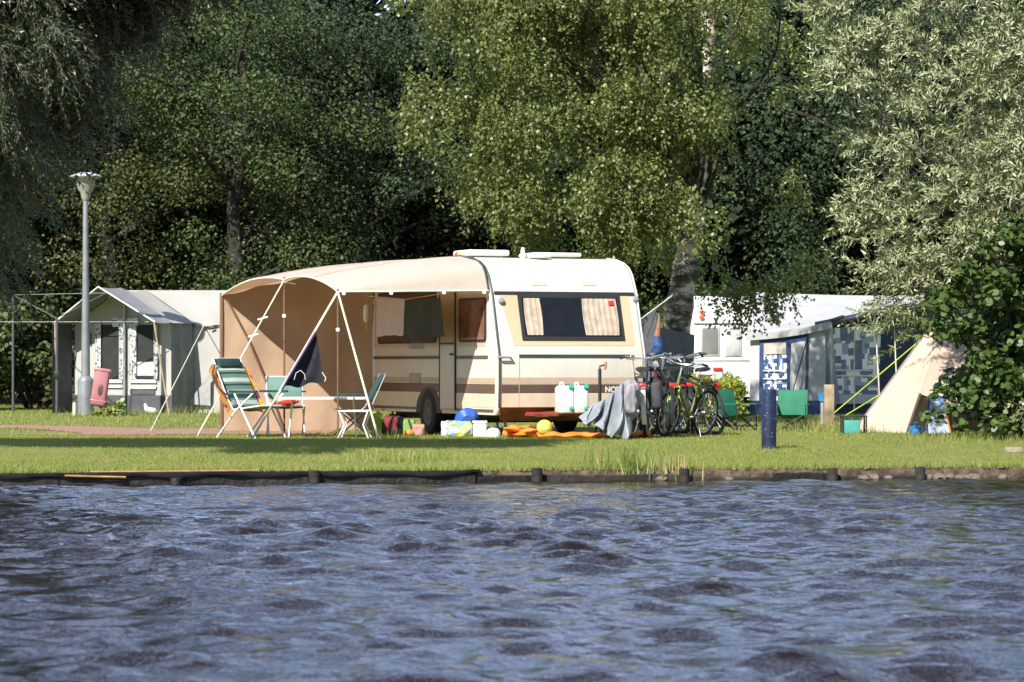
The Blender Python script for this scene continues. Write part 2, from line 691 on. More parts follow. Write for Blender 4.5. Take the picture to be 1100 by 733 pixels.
def make_grass():
    Vs, Fs, o = [], [], 0
    # mown bank lawn, denser towards the water
    n = 260000
    x = RNG.uniform(-8.2, 8.4, n)
    y = bank_y(x) + 0.08 + RNG.random(n) ** 1.15 * 9.5
    patch = 0.5 + 0.3 * np.sin(x * 1.1 + 2 * np.sin(y * .8)) + 0.2 * np.sin(x * 2.7 + y * 1.9)
    keep = (RNG.random(n) < 0.5 + 0.6 * patch) & ~path_mask(x, y)
    x, y, patch = x[keep], y[keep], patch[keep]
    edge = np.exp(-(y - bank_y(x)) / 0.25)
    h = RNG.uniform(0.018, 0.042, len(x)) * (0.75 + 0.45 * patch) * (1 + 0.4 * edge)
    a, f = grass_blades(x, y, h, 0.0045)
    Vs.append(a), Fs.append(f + o)
    o += len(a)
    # lawns behind
    n = 70000
    x = RNG.uniform(-15, 13, n)
    y = RNG.uniform(43, 76, n)
    keep = ~path_mask(x, y)
    x, y = x[keep], y[keep]
    a, f = grass_blades(x, y, RNG.uniform(0.03, 0.06, len(x)), 0.010)
    Vs.append(a), Fs.append(f + o)
    o += len(a)
    # rough tufts: at the brink, by the posts, under the alder
    spots = [(-1.2, 36.3, 0.28, 0.16, 260)]
    for px, d, r_, hh, c in ((905, 45.6, 0.5, 0.16, 500), (880, 46, .35, .3, 300), (868, 46.2, .3, .26, 200), (1045, 41.6, .8, 0.14, 900), (1090, 41.0, 0.7, 0.15, 700),
                             (130, 60, .7, .25, 260), (220, 60, .7, .3, 260), (430, 40.6, 0.25, 0.16, 160), (415, 36, 0.2, 0.18, 160), (826, 38.5, 0.3, .08, 200)):
        spots.append(((px - 550) * d / FPX, d, r_, hh, c))
    for cx, cy_, r_, hh, c in spots:
        x = RNG.normal(cx, r_, c)
        y = np.maximum(RNG.normal(cy_, r_, c), bank_y(x) + 0.05)
        a, f = grass_blades(x, y, RNG.uniform(0.35, 1.0, c) * hh, 0.006, 0.7)
        Vs.append(a), Fs.append(f + o)
        o += len(a)
    n = 5000  # fringe hanging over the boards
    x = RNG.uniform(-7, 7.2, n)
    y = bank_y(x) + RNG.uniform(0.03, 0.16, n)
    a, f = grass_blades(x, y, RNG.uniform(0.03, 0.10, n), 0.006, 0.9)
    Vs.append(a), Fs.append(f + o)
    tag(fast_mesh('grass', np.concatenate(Vs), np.concatenate(Fs), M_GRASS), kind='stuff')


make_grass()


def reed_tuft(px, d, n, hmin, hmax, rad, label, dry):
    c = W(px, 0, d)
    z = gz(c.x, d)
    t = thing('reed_tuft', (c.x, d, z), label, 'reeds')
    ms = [leaf_mat('reed_green' + str(px), (0.10, 0.16, 0.03), (0.22, 0.27, 0.07), (0.25, 0.3, 0.06)), mat('reed_straw', (0.42, 0.33, 0.15), 0.8)]
    b = MB()
    for i in range(n):
        x, y = random.gauss(0, rad), random.gauss(0, 0.06)
        h = random.uniform(hmin, hmax)
        lx, ly = random.gauss(0, 0.16) * h, random.gauss(0, 0.15) * h
        z0 = -0.12 if y < 0 else -0.02
        w = 0.006
        p = [Vector((x + lx * s * s, y + ly * s * s, z0 + (h - z0) * s * (1 - 0.12 * s))) for s in (0, .35, .7, 1)]
        vs_ = []
        for k, q in enumerate(p):
            ww = w * (1, 1.1, 0.7, 0.1)[k]
            vs_ += [q + Vector((-ww, 0, 0)), q + Vector((ww, 0.002, 0))]
        b.add(vs_, [(0, 1, 3, 2), (2, 3, 5, 4), (4, 5, 7, 6)], 1 if random.random() < dry else 0)
    b.build('blades', ms, t)


reed_tuft(672, bank_y(1.22) + .1, 90, 0.10, 0.34, 0.20, 'tall green reeds growing over the boards at the water edge, mixed with straw stalks', 0.14)
reed_tuft(716, bank_y(1.68) + .06, 42, 0.08, 0.24, 0.14, 'yellow dry reed stalks at the water edge right of the tall green reeds', 0.5)
reed_tuft(428, 36.5, 60, 0.05, 0.16, 0.14, 'small wispy grass clump standing on the lawn before the caravan door', 0.35)

# ------------------------------------------------------------------ boards and posts along the bank
M_WET = mat('wet_black_timber', (0.014, 0.011, 0.009), 0.6, var=0.5, vscale=5, bump=0.8, bscale=18)
M_OLD = mat('old_grey_timber', (0.026, 0.020, 0.016), 0.85, var=0.45, vscale=7, bump=0.8, bscale=22)


def bank_board(x0, x1, top, low, m, warp=0.01, dy=-0.03):
    cx = (x0 + x1) / 2
    t0 = float(bank_y(np.float64(cx)))
    n = max(4, int((x1 - x0) / 0.12))
    b = MB()
    rows = []
    sd = random.random() * 50
    for i in range(n + 1):
        x = x0 + (x1 - x0) * i / n
        y = float(bank_y(np.float64(x))) + dy
        zt = top + warp * mnoise.noise((x * 1.4, sd, 0)) * 2 + warp * mnoise.noise((x * 9, sd, 3))
        yy = y + 0.012 * mnoise.noise((x * 2, sd, 9))
        rows.append([(x, yy - 0.02, low), (x, yy - 0.024 + .008 * mnoise.noise((x * 12, sd, 1)), (low + zt) / 2), (x, yy - 0.02, zt - 0.01), (x, yy - .01, zt), (x, yy + 0.025, zt), (x, yy + 0.03, low)])
    k = 6
    vs_ = [p for r_ in rows for p in r_]
    fs_ = [(i * k + j, (i + 1) * k + j, (i + 1) * k + (j + 1) % k, i * k + (j + 1) % k) for i in range(n) for j in range(k)]
    fs_ += [tuple(range(k)), tuple(n * k + j for j in reversed(range(k)))]
    b.add(vs_, fs_)
    root = thing('bank_board', (cx, t0, low), None, 'board', 'boards edging the bank')
    b.build('plank', m, root, world=True)
    return root


def bxr(px, d=34.0):
    return (px - 550) * d / FPX


for px0, px1, top, low, m, lab in (
        (-160, 78, -0.205, -0.55, M_WET, 'wet black bank board at the far left end of the water edge'),
        (79, 206, -0.20, -0.55, M_WET, 'wet black bank board below the yellow stick'),
        (207, 334, -0.20, -0.55, M_WET, 'wet black bank board left of the post below the table'),
        (345, 511, -0.195, -0.55, M_WET, 'long wet black bank board below the caravan door'),
        (513, 571, -0.225, -0.55, M_WET, 'short dark bank board left of the post below the jerrycans'),
        (583, 733, -0.225, -0.55, M_OLD, 'cracked brown bank board behind the tall reeds'),
        (744, 832, -0.255, -0.55, M_OLD, 'low sunken bank board in front of the blue bollard'),
        (834, 898, -0.225, -0.55, M_WET, 'dark bank board right of the blue bollard'),
        (909, 1000, -0.26, -0.55, M_OLD, 'half rotten bank board beside the crumbling bank')):
    tag(bank_board(bxr(px0), bxr(px1), top, low, m), lab)

M_LIP = mat('black_rubber_sheet', (0.012, 0.011, 0.011), 0.95, var=0.4, spec=.15)
x0_, x1_ = bxr(0), bxr(516)
root = thing('bank_sheet', (-3, 33.4, -0.2), 'thin black sheet lying along the top of the left bank boards', 'sheet')
mb = MB()
mb.grid(lambda u, v: (x0_ + (x1_ - x0_) * u, float(bank_y(np.float64(x0_ + (x1_ - x0_) * u))) - 0.085 + 0.18 * v + .012 * math.sin(u * 60),
                      -0.168 - 0.012 * math.sin(u * 37) * (1 - v) - 0.02 * (1 - v) ** 2 + (0.02 if u > .97 else 0) * (1 - v)), 60, 3)
mb.grid(lambda u, v: (x0_ + (x1_ - x0_) * u, float(bank_y(np.float64(x0_ + (x1_ - x0_) * u))) - 0.085 + .012 * math.sin(u * 60),
                      -0.188 - 0.012 * math.sin(u * 37) - 0.025 * v + (0.02 if u > .97 else 0)), 60, 1, flip=True)
mb.build('sheet', M_LIP, root, world=True)
root = thing('wooden_stick', (bxr(100), 33.0, -0.2), 'thin yellow brown stick lying on the left bank boards', 'stick')
MB().tube([(bxr(70, 33), float(bank_y(np.float64(bxr(70, 33)))) - .1, -0.195), (bxr(98, 33), float(bank_y(np.float64(bxr(98, 33)))) - .1, -0.205), (bxr(134, 33), float(bank_y(np.float64(bxr(134, 33)))) - .1, -0.215)], 0.012, 6).build('stick', mat('yellow_wood', (0.42, 0.24, 0.07), 0.7, var=.3), root, world=True)
root = thing('wooden_lath', (bxr(190), 33.2, -0.18), 'long thin pale brown lath lying on top of the left bank boards', 'lath')
MB().tube([(bxr(95, 33), float(bank_y(np.float64(bxr(95, 33)))) - .02, -0.158), (bxr(190, 33), float(bank_y(np.float64(bxr(190, 33)))) - .02, -0.16), (bxr(275, 33.3), float(bank_y(np.float64(bxr(275, 33.3)))) - .02, -0.158)], 0.011, 6).build('lath', mat('pale_wood', (0.36, 0.2, 0.10), 0.7, var=.3), root, world=True)

for px, top, lab in ((339, -0.155, 'dark bank post in front of the table and chairs'), (577, -0.145, 'dark bank post in the water edge below the yellow ball'),
                     (738, -0.16, 'dark bank post just right of the dry reeds'), (903, -0.165, 'dark bank post at the water edge below the wooden lawn post'),
                     (1003, -0.16, 'dark bank post at the crumbling bank near the right'), (194, -0.225, 'low dark bank post below the guy rope pegs at the left')):
    x = bxr(px, 33.7)
    y = float(bank_y(np.float64(x))) - 0.10
    root = thing('bank_post', (x, y, -0.3), lab, 'post', 'posts along the water edge')
    mb = MB()
    pr = []
    for k in range(5):
        pr.append((0.062 - 0.001 * k + 0.003 * random.random(), -0.5 + (top + 0.3 + 0.49) * k / 4))
    pr.append((0.05, top + 0.3))
    mb.lathe(pr, n=12)
    mb.build('post', M_OLD if px != 194 else M_WET, root)

M_STONE = mat('pale_rubble_stone', (0.16, 0.125, 0.10), 0.9, var=.4, vscale=9, bump=.6)
for i in range(16):
    x = bxr(random.choice((random.uniform(700, 790), random.uniform(925, 1120), random.uniform(1000, 1120))), 34.8)
    y = float(bank_y(np.float64(x))) - random.uniform(0.0, 0.10)
    root = thing('rubble_stone', (x, y, -0.3), 'small pale rubble stone at the foot of the crumbling bank by the water', 'stone', 'rubble stones along the water edge')
    bm = bmesh.new()
    bmesh.ops.create_icosphere(bm, subdivisions=2, radius=random.uniform(0.025, 0.055))
    mb = MB()
    mb.add([Vector((v.co.x * 1.5, v.co.y, v.co.z * 0.8)) * (1 + 0.35 * mnoise.noise(v.co * 25 + Vector((i, 0, 0)))) + Vector((0, 0, random.uniform(0.0, 0.005) + .02)) for v in bm.verts], [[v.index for v in f.verts] for f in bm.faces])
    bm.free()
    mb.build('stone', M_STONE, root, smooth=25)

# ------------------------------------------------------------------ the cream caravan
YAW = R(22)
C0 = Vector((-0.3, 42.0, 0.0))
cU = Vector((math.cos(YAW), math.sin(YAW), 0))
cA = Vector((-math.sin(YAW), math.cos(YAW), 0))


def L(X, Y, z):
    """point of the place from the caravan's own axes: X along its end, Y along its side, away from the water"""
    return C0 + cU * X + cA * Y + Vector((0, 0, z))


CW, CL = 2.15, 4.75
PROF = [(-0.18, 0.30), (-0.29, 0.40), (-0.305, 0.72), (-0.30, 1.10), (-0.03, 1.95), (0.11, 2.20), (0.22, 2.30), (0.37, 2.365), (0.65, 2.425), (0.97, 2.45)]


def end_y(z):
    """where the caravan's end wall stands at height z"""
    for (y0, z0), (y1, z1) in zip(PROF[:-1], PROF[1:]):
        if z <= z1:
            return y0 + (y1 - y0) * (z - z0) / (z1 - z0)
    return PROF[-1][0]


def end_at(px, py):
    """X, z on the end wall for a spot of the photograph"""
    X, z = (px - 526) / 73.4, 1.0
    for _ in range(12):
        p = L(X, end_y(z), 0)
        z = CAMZ + (392 - py) * p.y / FPX
        x = (px - 550) * p.y / FPX
        X = (x - C0.x - cA.x * end_y(z)) / cU.x
    return X, z


def side_at(px, py):
    """Y, z on the door side"""
    k = (px - 550) / FPX
    Y = (k * C0.y - C0.x) / (cA.x - k * cA.y)
    return Y, CAMZ + (392 - py) * (C0.y + cA.y * Y) / FPX


def se(zx, zy):
    """side_at from the enlarged view of the door side"""
    return side_at(380 + zx / 3.189, 250 + zy / 3.187)


def en(zx, zy):
    return end_at(520 + zx / 3.185, 250 + zy / 3.187)


M_CREAM = mat('cream_caravan_paint', (0.64, 0.60, 0.52), 0.38, var=0.05, vscale=1.5, streak=0.16)
M_BEIGE = mat('beige_caravan_panel', (0.56, 0.435, 0.28), 0.45, var=0.05, vscale=2)
M_STRIPE1 = mat('tan_stripe', (0.47, 0.36, 0.26), 0.45, var=.05)
M_STRIPE2 = mat('brown_stripe', (0.115, 0.07, 0.05), 0.45, var=.08)
M_STRIPE3 = mat('pale_stripe', (0.64, 0.53, 0.40), 0.45, var=.05)
M_TRIM = mat('dark_rubber_trim', (0.022, 0.022, 0.022), 0.55)
M_GREENTRIM = mat('dark_green_trim', (0.03, 0.05, 0.045), 0.5)
M_GLASS = mat('dark_window_glass', (0.012, 0.013, 0.016), 0.06, var=.1, spec=0.5)
M_CURT = mat('pinkish_curtain', (0.46, 0.37, 0.285), 0.85, var=.15, vscale=9)
M_WHITE = mat('white_plastic', (0.78, 0.77, 0.73), 0.42, var=.06)
M_GREY = mat('grey_plastic', (0.27, 0.27, 0.27), 0.5)
M_AMBER = mat('amber_lens', (0.85, 0.30, 0.03), 0.3)
M_RED = mat('red_lens', (0.65, 0.03, 0.03), 0.3)
M_RUST = mat('rust_brown_panel', (0.21, 0.075, 0.035), 0.6, var=.35, vscale=4)
M_CHROME = mat('bright_metal', (0.62, 0.62, 0.62), 0.28, metal=0.9, var=.05)
M_STEEL = mat('galvanised_steel', (0.42, 0.43, 0.44), 0.45, metal=0.7, var=.15)
M_TYRE = mat('black_tyre', (0.018, 0.018, 0.018), 0.8, var=.2)

van = thing('caravan', C0, 'cream caravan with brown stripes and wide dark end window, beside the bicycles', 'caravan', rz=YAW)


def van_build():
    # body: a closed outline (seen from the side) carried across the width, its long edges rounded
    back = [(CL - 0.05, 0.30), (CL + 0.06, 0.42), (CL + 0.04, 1.3), (CL - 0.12, 2.1), (CL - 0.3, 2.36), (CL - 0.6, 2.45)]
    out = PROF + [(y, z) for y, z in reversed(back)]
    bm = bmesh.new()
    va = [bm.verts.new((0, y, z)) for y, z in out]
    vb = [bm.verts.new((CW, y, z)) for y, z in out]
    n = len(out)
    bm.faces.new(va)
    bm.faces.new(list(reversed(vb)))
    for i in range(n):
        j = (i + 1) % n
        bm.faces.new((va[j], va[i], vb[i], vb[j]))
    bm.normal_update()
    rim = [e for e in bm.edges if abs(e.verts[0].co.x - e.verts[1].co.x) < 1e-6 and max(e.verts[0].co.z, e.verts[1].co.z) > 0.35]
    bmesh.ops.bevel(bm, geom=rim, offset=0.05, segments=4, affect='EDGES', profile=0.5)
    bmesh.ops.recalc_face_normals(bm, faces=bm.faces[:])
    bm.verts.index_update()
    mb_ = MB()
    mb_.add([v.co for v in bm.verts], [[v.index for v in f.verts] for f in bm.faces])
    bm.free()
    body = mb_.build('body', M_CREAM, van, smooth=35)

    def side_panel(name, y0, y1, z0, z1, m, off=0.006, parent=van, rad=0.0):
        """raised piece on the door side"""
        y0, y1 = sorted((y0, y1))
        z0, z1 = sorted((z0, z1))
        b = MB()
        if rad:
            pts = []
            for cx, cz, a0 in ((y1 - rad, z1 - rad, 0), (y0 + rad, z1 - rad, 90), (y0 + rad, z0 + rad, 180), (y1 - rad, z0 + rad, 270)):
                for k in range(5):
                    a = R(a0 + k * 22.5)
                    pts.append(Vector((-off, cx + rad * math.cos(a), cz + rad * math.sin(a))))
            b.slab(pts[::-1], (-1, 0, 0), off + 0.004)
        else:
            b.box((-off / 2 + 0.002, (y0 + y1) / 2, (z0 + z1) / 2), (off + 0.004, y1 - y0, z1 - z0))
        return b.build(name, m, parent, smooth=30)

    def side_px(name, x0, y0, x1, y1, m, off=0.006, parent=van, rad=0.0):
        a, b2 = se(x0, y0), se(x1, y1)
        return side_panel(name, a[0], b2[0], a[1], b2[1], m, off, parent, rad)

    def sz(zy, zx=420):
        return se(zx, zy)[1]

    Y1 = CL - 0.1
    yd0, yd1 = se(350, 400)[0], se(297, 400)[0]     # door
    for a, b2 in ((0.16, yd0 - .012), (yd1 + .012, Y1)):
        side_panel('window_band', a, b2, 1.225, 1.93, M_BEIGE, 0.004)
        side_panel('stripe', a - (.35 if a < 1 else 0), b2, sz(515), sz(497), M_STRIPE1, 0.004)
        side_panel('stripe', a - (.35 if a < 1 else 0), b2, sz(550), sz(518), M_STRIPE2, 0.005)
        side_panel('stripe', a - (.35 if a < 1 else 0), b2, sz(598), sz(553), M_STRIPE3, 0.004)
        side_panel('trim_line', a - (.1 if a < 1 else 0), b2, sz(432), sz(421), M_STRIPE2, 0.009)
        side_panel('trim_line', a - (.3 if a < 1 else 0), b2, sz(613), sz(604), M_STRIPE2, 0.009)
    # door
    door = side_panel('door', yd0 + .008, yd1 - .008, sz(612), sz(200), M_BEIGE, 0.012)
    side_panel('door_lower_panel', yd0 + .03, yd1 - .03, sz(604), sz(386), M_CREAM, 0.018, door)
    side_panel('door_split', yd0 + .008, yd1 - .008, sz(381), sz(375), M_TRIM, 0.02, door)
    for yy in (yd0, yd1):
        side_panel('door_seal', yy - .012, yy + .012, sz(612), sz(200), M_TRIM, 0.02, door)
    hb = MB().box((-0.04, yd0 + 0.08, 1.12), (0.03, 0.10, 0.03), bev=0.008)
    hb.build('handle', M_TRIM, door)
    # windows of the door side
    for x0, y0, x1, y1, dark in ((362, 226, 455, 374, 0), (85, 208, 285, 378, 1)):
        fr = side_px('side_window', x0, y0, x1, y1, M_TRIM, 0.014, van, 0.06)
        a, b2 = se(x0, y0), se(x1, y1)
        ya, yb = sorted((a[0], b2[0]))
        za, zb = sorted((a[1], b2[1]))
        side_panel('pane', ya + .045, yb - .045, za + .035, zb - .035, mat('brown_tinted_window', (0.25, 0.12, 0.085), 0.12, var=.3, vscale=3) if not dark else mat('dark_brown_window', (0.10, 0.045, 0.03), 0.12), 0.019, fr, 0.04)
    for x0, y0, x1, y1 in ((192, 372, 242, 398), (192, 481, 230, 515)):
        v = side_px('vent_grille', x0, y0, x1, y1, mat('beige_vent', (0.42, 0.37, 0.3), .6), 0.012)
        a, b2 = se(x0, y0), se(x1, y1)
        b = MB()
        for k in range(5):
            z = b2[1] + (a[1] - b2[1]) * (k + 0.5) / 5
            b.box((-0.014, (a[0] + b2[0]) / 2, z), (0.006, abs(a[0] - b2[0]) * 0.85, 0.006))
        b.build('slot', M_GREY, v)
    for zx in (102, 392):
        a = se(zx, 606)
        side_panel('side_marker', a[0] - .05, a[0] + .05, a[1] - .022, a[1] + .022, M_AMBER, 0.016)
    # wheel and arch
    yw = se(258, 600)[0]
    b = MB()
    pts = [Vector((-0.012, yw + 0.50 * math.cos(R(a)), 0.30 + 0.36 * math.sin(R(a)))) for a in range(0, 181, 12)]
    b.slab(pts[::-1], (-1, 0, 0), 0.02)
    b.build('wheel_arch', M_TRIM, van)
    for xx in (0.06, CW - 0.06):
        wh = MB()
        Mx = Matrix.Rotation(R(90), 3, 'Y')
        wh.lathe([(0.19, -0.09), (0.28, -0.095), (0.315, -0.07), (0.32, 0), (0.315, 0.07), (0.28, 0.095), (0.19, 0.09)], (xx, yw, 0.31), 28, 0, Mx, cap=False)
        w_ = wh.build('wheel', M_TYRE, van)
        rb = MB().lathe([(0.02, -0.085), (0.12, -0.06), (0.15, -0.075), (0.19, -0.085), (0.2, 0.0), (0.19, 0.085), (0.02, 0.08)], (xx, yw, 0.31), 20, 0, Mx)
        rb.build('rim', mat('shade_grey_rim', (0.06, 0.06, 0.06), .5), w_)  # rim coloured dark grey to stand for the shadow under the body
    # chassis, skirt and feet
    b = MB()
    for xx in (0.35, CW - 0.35):
        b.box((xx, CL / 2, 0.25), (0.06, CL - 0.3, 0.10))
    for yy in (0.4, yw, CL - 0.5):
        b.box((CW / 2, yy, 0.22), (CW - 0.2, 0.07, 0.06))
    b.box((CW / 2, CL / 2, 0.302), (CW - 0.06, CL - 0.2, 0.012))
    b.build('chassis', mat('black_chassis', (0.02, 0.018, 0.017), .7), van)
    b = MB()
    b.add([(0.02, -0.31, 0.405), (CW - 0.02, -0.31, 0.405), (CW - .12, -0.10, 0.22), (0.12, -0.10, 0.22), (0.02, -0.27, 0.405), (CW - .02, -0.27, 0.405), (CW - .12, -0.06, 0.22), (.12, -0.06, 0.22)],
          [(0, 3, 2, 1), (4, 5, 6, 7), (0, 1, 5, 4), (3, 7, 6, 2), (0, 4, 7, 3), (1, 2, 6, 5)])
    b.build('front_skirt', M_RUST, van, smooth=0)
    for xx, yy in ((0.25, 0.1), (CW - 0.25, 0.1), (0.25, CL - 0.2), (CW - .25, CL - .2)):
        MB().tube([(xx, yy, 0.28), (xx, yy - 0.08, 0.03)], 0.022, 8).box((xx, yy - 0.08, 0.02), (0.12, 0.12, 0.02)).build('corner_steady', M_STEEL, van)
    b = MB()
    b.tube([(0.55, -0.1, 0.30), (CW / 2 - .03, -1.12, 0.34)], 0.04, 6)
    b.tube([(CW - 0.55, -0.1, 0.30), (CW / 2 + .03, -1.12, 0.34)], 0.04, 6)
    b.box((CW / 2, -1.2, 0.37), (0.10, 0.34, 0.09), bev=0.015)
    b.box((CW / 2 - .32, -0.62, 0.31), (0.85, 0.34, 0.03))
    b.build('drawbar', M_RUST, van)
    X, z = end_at(580, 446)
    b = MB().box((0.62, -0.55, 0.33), (0.62, 0.03, 0.03)).box((.75, -.57, .33), (.06, .05, .09), bev=.01)
    b.build('red_bar', mat('red_paint', (0.5, 0.04, 0.03), .5), van)
    jx = CW / 2 + 0.08
    jw = MB().tube([(jx, -1.05, 0.12), (jx, -1.05, 0.92)], 0.022, 10)
    jw.tube([(jx, -1.05, 0.92), (jx, -1.05, 0.955), (jx + 0.075, -1.05, 0.975)], 0.011, 8)
    jwo = jw.build('jockey_wheel', M_TRIM, van)
    MB().tube([(jx + .07, -1.05, 0.91), (jx + 0.078, -1.05, 0.94), (jx + .085, -1.05, 0.985), (jx + .08, -1.05, 1.015)], [0.014, .019, .02, .014], 10).build('crank_grip', mat('brown_grip', (0.42, 0.2, 0.09), .5), jwo)
    MB().lathe([(0.02, -0.03), (0.09, -0.03), (0.10, 0), (0.09, 0.03), (.02, .03)], (jx, -1.05, 0.10), 16, 0, Matrix.Rotation(R(90), 3, 'Y')).build('tyre', M_TYRE, jwo)

    # ---- end wall
    def end_pt(X, z, off):
        e = 0.02
        dy, dz = end_y(z + e) - end_y(z - e), 2 * e
        nrm = Vector((0, -dz, dy)).normalized()
        return Vector((X, end_y(z), z)) + nrm * off

    def end_patch(name, fx0, fx1, z0, z1, m, off=0.005, parent=van, n=6, nx=1):
        """raised piece that follows the end wall between heights z0 and z1; fx0, fx1 give its edges"""
        b = MB()
        for o_, fl in ((off, False), (-0.01, True)):
            b.grid(lambda u, v: end_pt(fx0(z0 + (z1 - z0) * v) * (1 - u) + fx1(z0 + (z1 - z0) * v) * u, z0 + (z1 - z0) * v, o_), nx, n, flip=fl)
        k = (nx + 1) * (n + 1)
        for j in range(n):
            b.f += [(j, j + 1, k + j + 1, k + j)]
            a = nx * (n + 1)
            b.f += [(a + j + 1, a + j, k + a + j, k + a + j + 1)]
            b.m += [0, 0]
        for i in range(nx):
            b.f += [(i * (n + 1), k + i * (n + 1), k + (i + 1) * (n + 1), (i + 1) * (n + 1))]
            b.f += [((i + 1) * (n + 1) + n, k + (i + 1) * (n + 1) + n, k + i * (n + 1) + n, i * (n + 1) + n)]
            b.m += [0, 0]
        return b.build(name, m, parent, smooth=30)

    def c(v):
        return lambda z: v

    def lin(a, b_):
        (x0, z0), (x1, z1) = a, b_
        return lambda z: x0 + (x1 - x0) * (z - z0) / (z1 - z0)
    tl, bl = en(50, 212), en(103, 388)
    end_patch('window_band', lin(bl, tl), c(2.02), en(100, 387)[1], en(100, 211)[1], M_BEIGE, 0.004)
    end_patch('gutter', c(0.05), c(CW - 0.05), en(200, 213)[1], en(200, 204)[1], M_TRIM, 0.018, n=1)
    X0, X1 = en(120, 424)[0], en(505, 424)[0]
    end_patch('trim_line', c(X0), c(X1), en(200, 427)[1], en(200, 418)[1], M_GREENTRIM, 0.012, n=1)
    zt, zb = en(200, 418)[1], en(200, 520)[1]
    end_patch('panel_edge', lin((X1 + .05, zb), (X1 - .008, zt)), lin((X1 + .062, zb), (X1 + .004, zt)), zb, zt, M_STRIPE1, 0.008)
    end_patch('panel_edge', c(X0 - .004), c(X0 + .004), en(200, 598)[1], zt, M_STRIPE1, 0.006)
    end_patch('stripe', c(0.055), c(CW - .055), en(200, 519)[1], en(200, 496)[1], M_STRIPE1, 0.004, n=2)
    end_patch('stripe', c(0.055), c(CW - .055), en(200, 549)[1], en(200, 521)[1], M_STRIPE2, 0.004, n=2)
    end_patch('stripe', c(0.055), c(CW - .055), en(200, 597)[1], en(200, 552)[1], M_STRIPE3, 0.004, n=2)
    # end window: rubber frame, glass, curtains close behind the glass
    wx0, wz1 = en(112, 211)
    wx1 = en(455, 211)[0]
    wz0 = en(150, 369)[1]
    wx1 = max(wx1, en(480, 369)[0])
    fr = end_patch('end_window', c(wx0), c(wx1), wz0, wz1, M_TRIM, 0.022, n=4)
    gl = end_patch('pane', c(wx0 + .045), c(wx1 - .045), wz0 + .05, wz1 - .05, M_GLASS, 0.027, fr, n=4)
    for a, b2 in ((wx0 + .075, wx0 + .30), (wx1 - .57, wx1 - .075)):
        cu = MB()
        nf = int((b2 - a) / 0.014)
        cu.grid(lambda u, v: end_pt(a + (b2 - a) * u + 0.03 * math.sin(v * 3) * (u - .5), wz0 + .062 + (wz1 - wz0 - .125) * v, 0.034 + 0.0032 * math.sin(u * (b2 - a) * 85 + 1.5 * math.sin(v * 2)) + .0015 * math.sin(u * (b2 - a) * 210)), nf * 2, 5)
        cu.build('curtain', M_CURT, fr, smooth=80)
    X, z = en(430, 245)
    end_patch('red_sticker', c(X - .035), c(X + .035), z - .03, z + .03, mat('red_sticker_paint', (0.6, 0.03, 0.04), .5), 0.052, fr, n=1)
    for zx, zy in ((57, 236), (517, 230)):
        X, z = en(zx, zy)
        lb = MB()
        lb.lathe([(0.005, 0.0), (0.04, 0.002), (0.045, 0.03), (0.03, 0.05), (0.005, 0.055)], end_pt(X, z, 0.0), 14, 0, Matrix.Rotation(R(70), 3, 'X'))
        lb.build('marker_lamp', M_GREY, van)
    for zx in (187, 358):
        X, z = en(zx, 177)
        end_patch('front_lamp', c(X - .10), c(X + .10), z - .02, z + .02, mat('pale_amber_lens', (0.74, 0.62, 0.36), .4), 0.012, n=1)
    X, z = en(68, 427)
    hb = MB().tube([end_pt(X - .09, z, 0.0), end_pt(X - .08, z, 0.05), end_pt(X + .08, z, 0.05), end_pt(X + .09, z, 0)], 0.016, 8)
    hb.build('grab_handle', M_GREY, van)
    for xx, mm in ((0.012, M_GREENTRIM), (CW - 0.012, M_CREAM)):
        MB().tube([Vector((xx, y - 0.02, z)) for y, z in PROF[1:]], 0.013, 6).build('edge_trim', mm, van)
    # lettering in the brown stripe, running on behind the grey tarpaulin
    X, z = en(413, 546)
    p = end_pt(X, z, 0.007)
    Mt = Matrix.Translation(p) @ Matrix.Rotation(R(90), 4, 'X')
    text_mesh('NOVA', 0.105, 0.0015, mat('white_lettering', (0.75, 0.72, 0.66), .5), 'lettering', van, Mt)
    # roof hatches
    for (x0, x1, yy, zz, h) in ((0.10, 0.72, 1.35, 2.455, 0.085), (1.02, 1.74, 1.2, 2.455, 0.06)):
        hbm = MB()
        hbm.box(((x0 + x1) / 2, yy, zz + h * .75), (x1 - x0, 0.62, h), bev=0.035, seg=3)
        hbm.box(((x0 + x1) / 2, yy, zz), (x1 - x0 - .16, 0.46, 0.08), 1)
        hbm.build('roof_hatch', [M_WHITE, M_GREY], van)
    vb = MB().lathe([(0.09, 0), (0.16, 0.02), (0.17, 0.035), (0.10, 0.06), (0.01, 0.065)], (1.02, 0.72, 2.43), 18)
    vb.build('roof_vent', M_WHITE, van)
    MB().lathe([(0.03, 0), (0.03, 0.13), (0.02, 0.17), (0.005, 0.175)], (0.95, 1.15, 2.43), 10).build('roof_flue', M_WHITE, van)


van_build()

# small bright ball on the canopy's ridge
p = L(0.02, 1.25, 2.49)
root = thing('toy_ball', p - Vector((0, 0, .045)), 'tiny red and yellow ball on the roof beside the roof hatch', 'ball')
bm = bmesh.new()
bmesh.ops.create_uvsphere(bm, u_segments=12, v_segments=8, radius=0.045)
mb = MB()
mb.add([v.co + Vector((0, 0, .045)) for v in bm.verts], [[v.index for v in f.verts] for f in bm.faces])
mb.m = [0 if sum(mb.v[i].x for i in f) / len(f) < 0 else 1 for f in mb.f]
mb.build('ball', [mat('red_rubber', (0.6, 0.03, 0.03), .5), mat('yellow_rubber', (0.6, 0.55, 0.05), .5)], root)
bm.free()

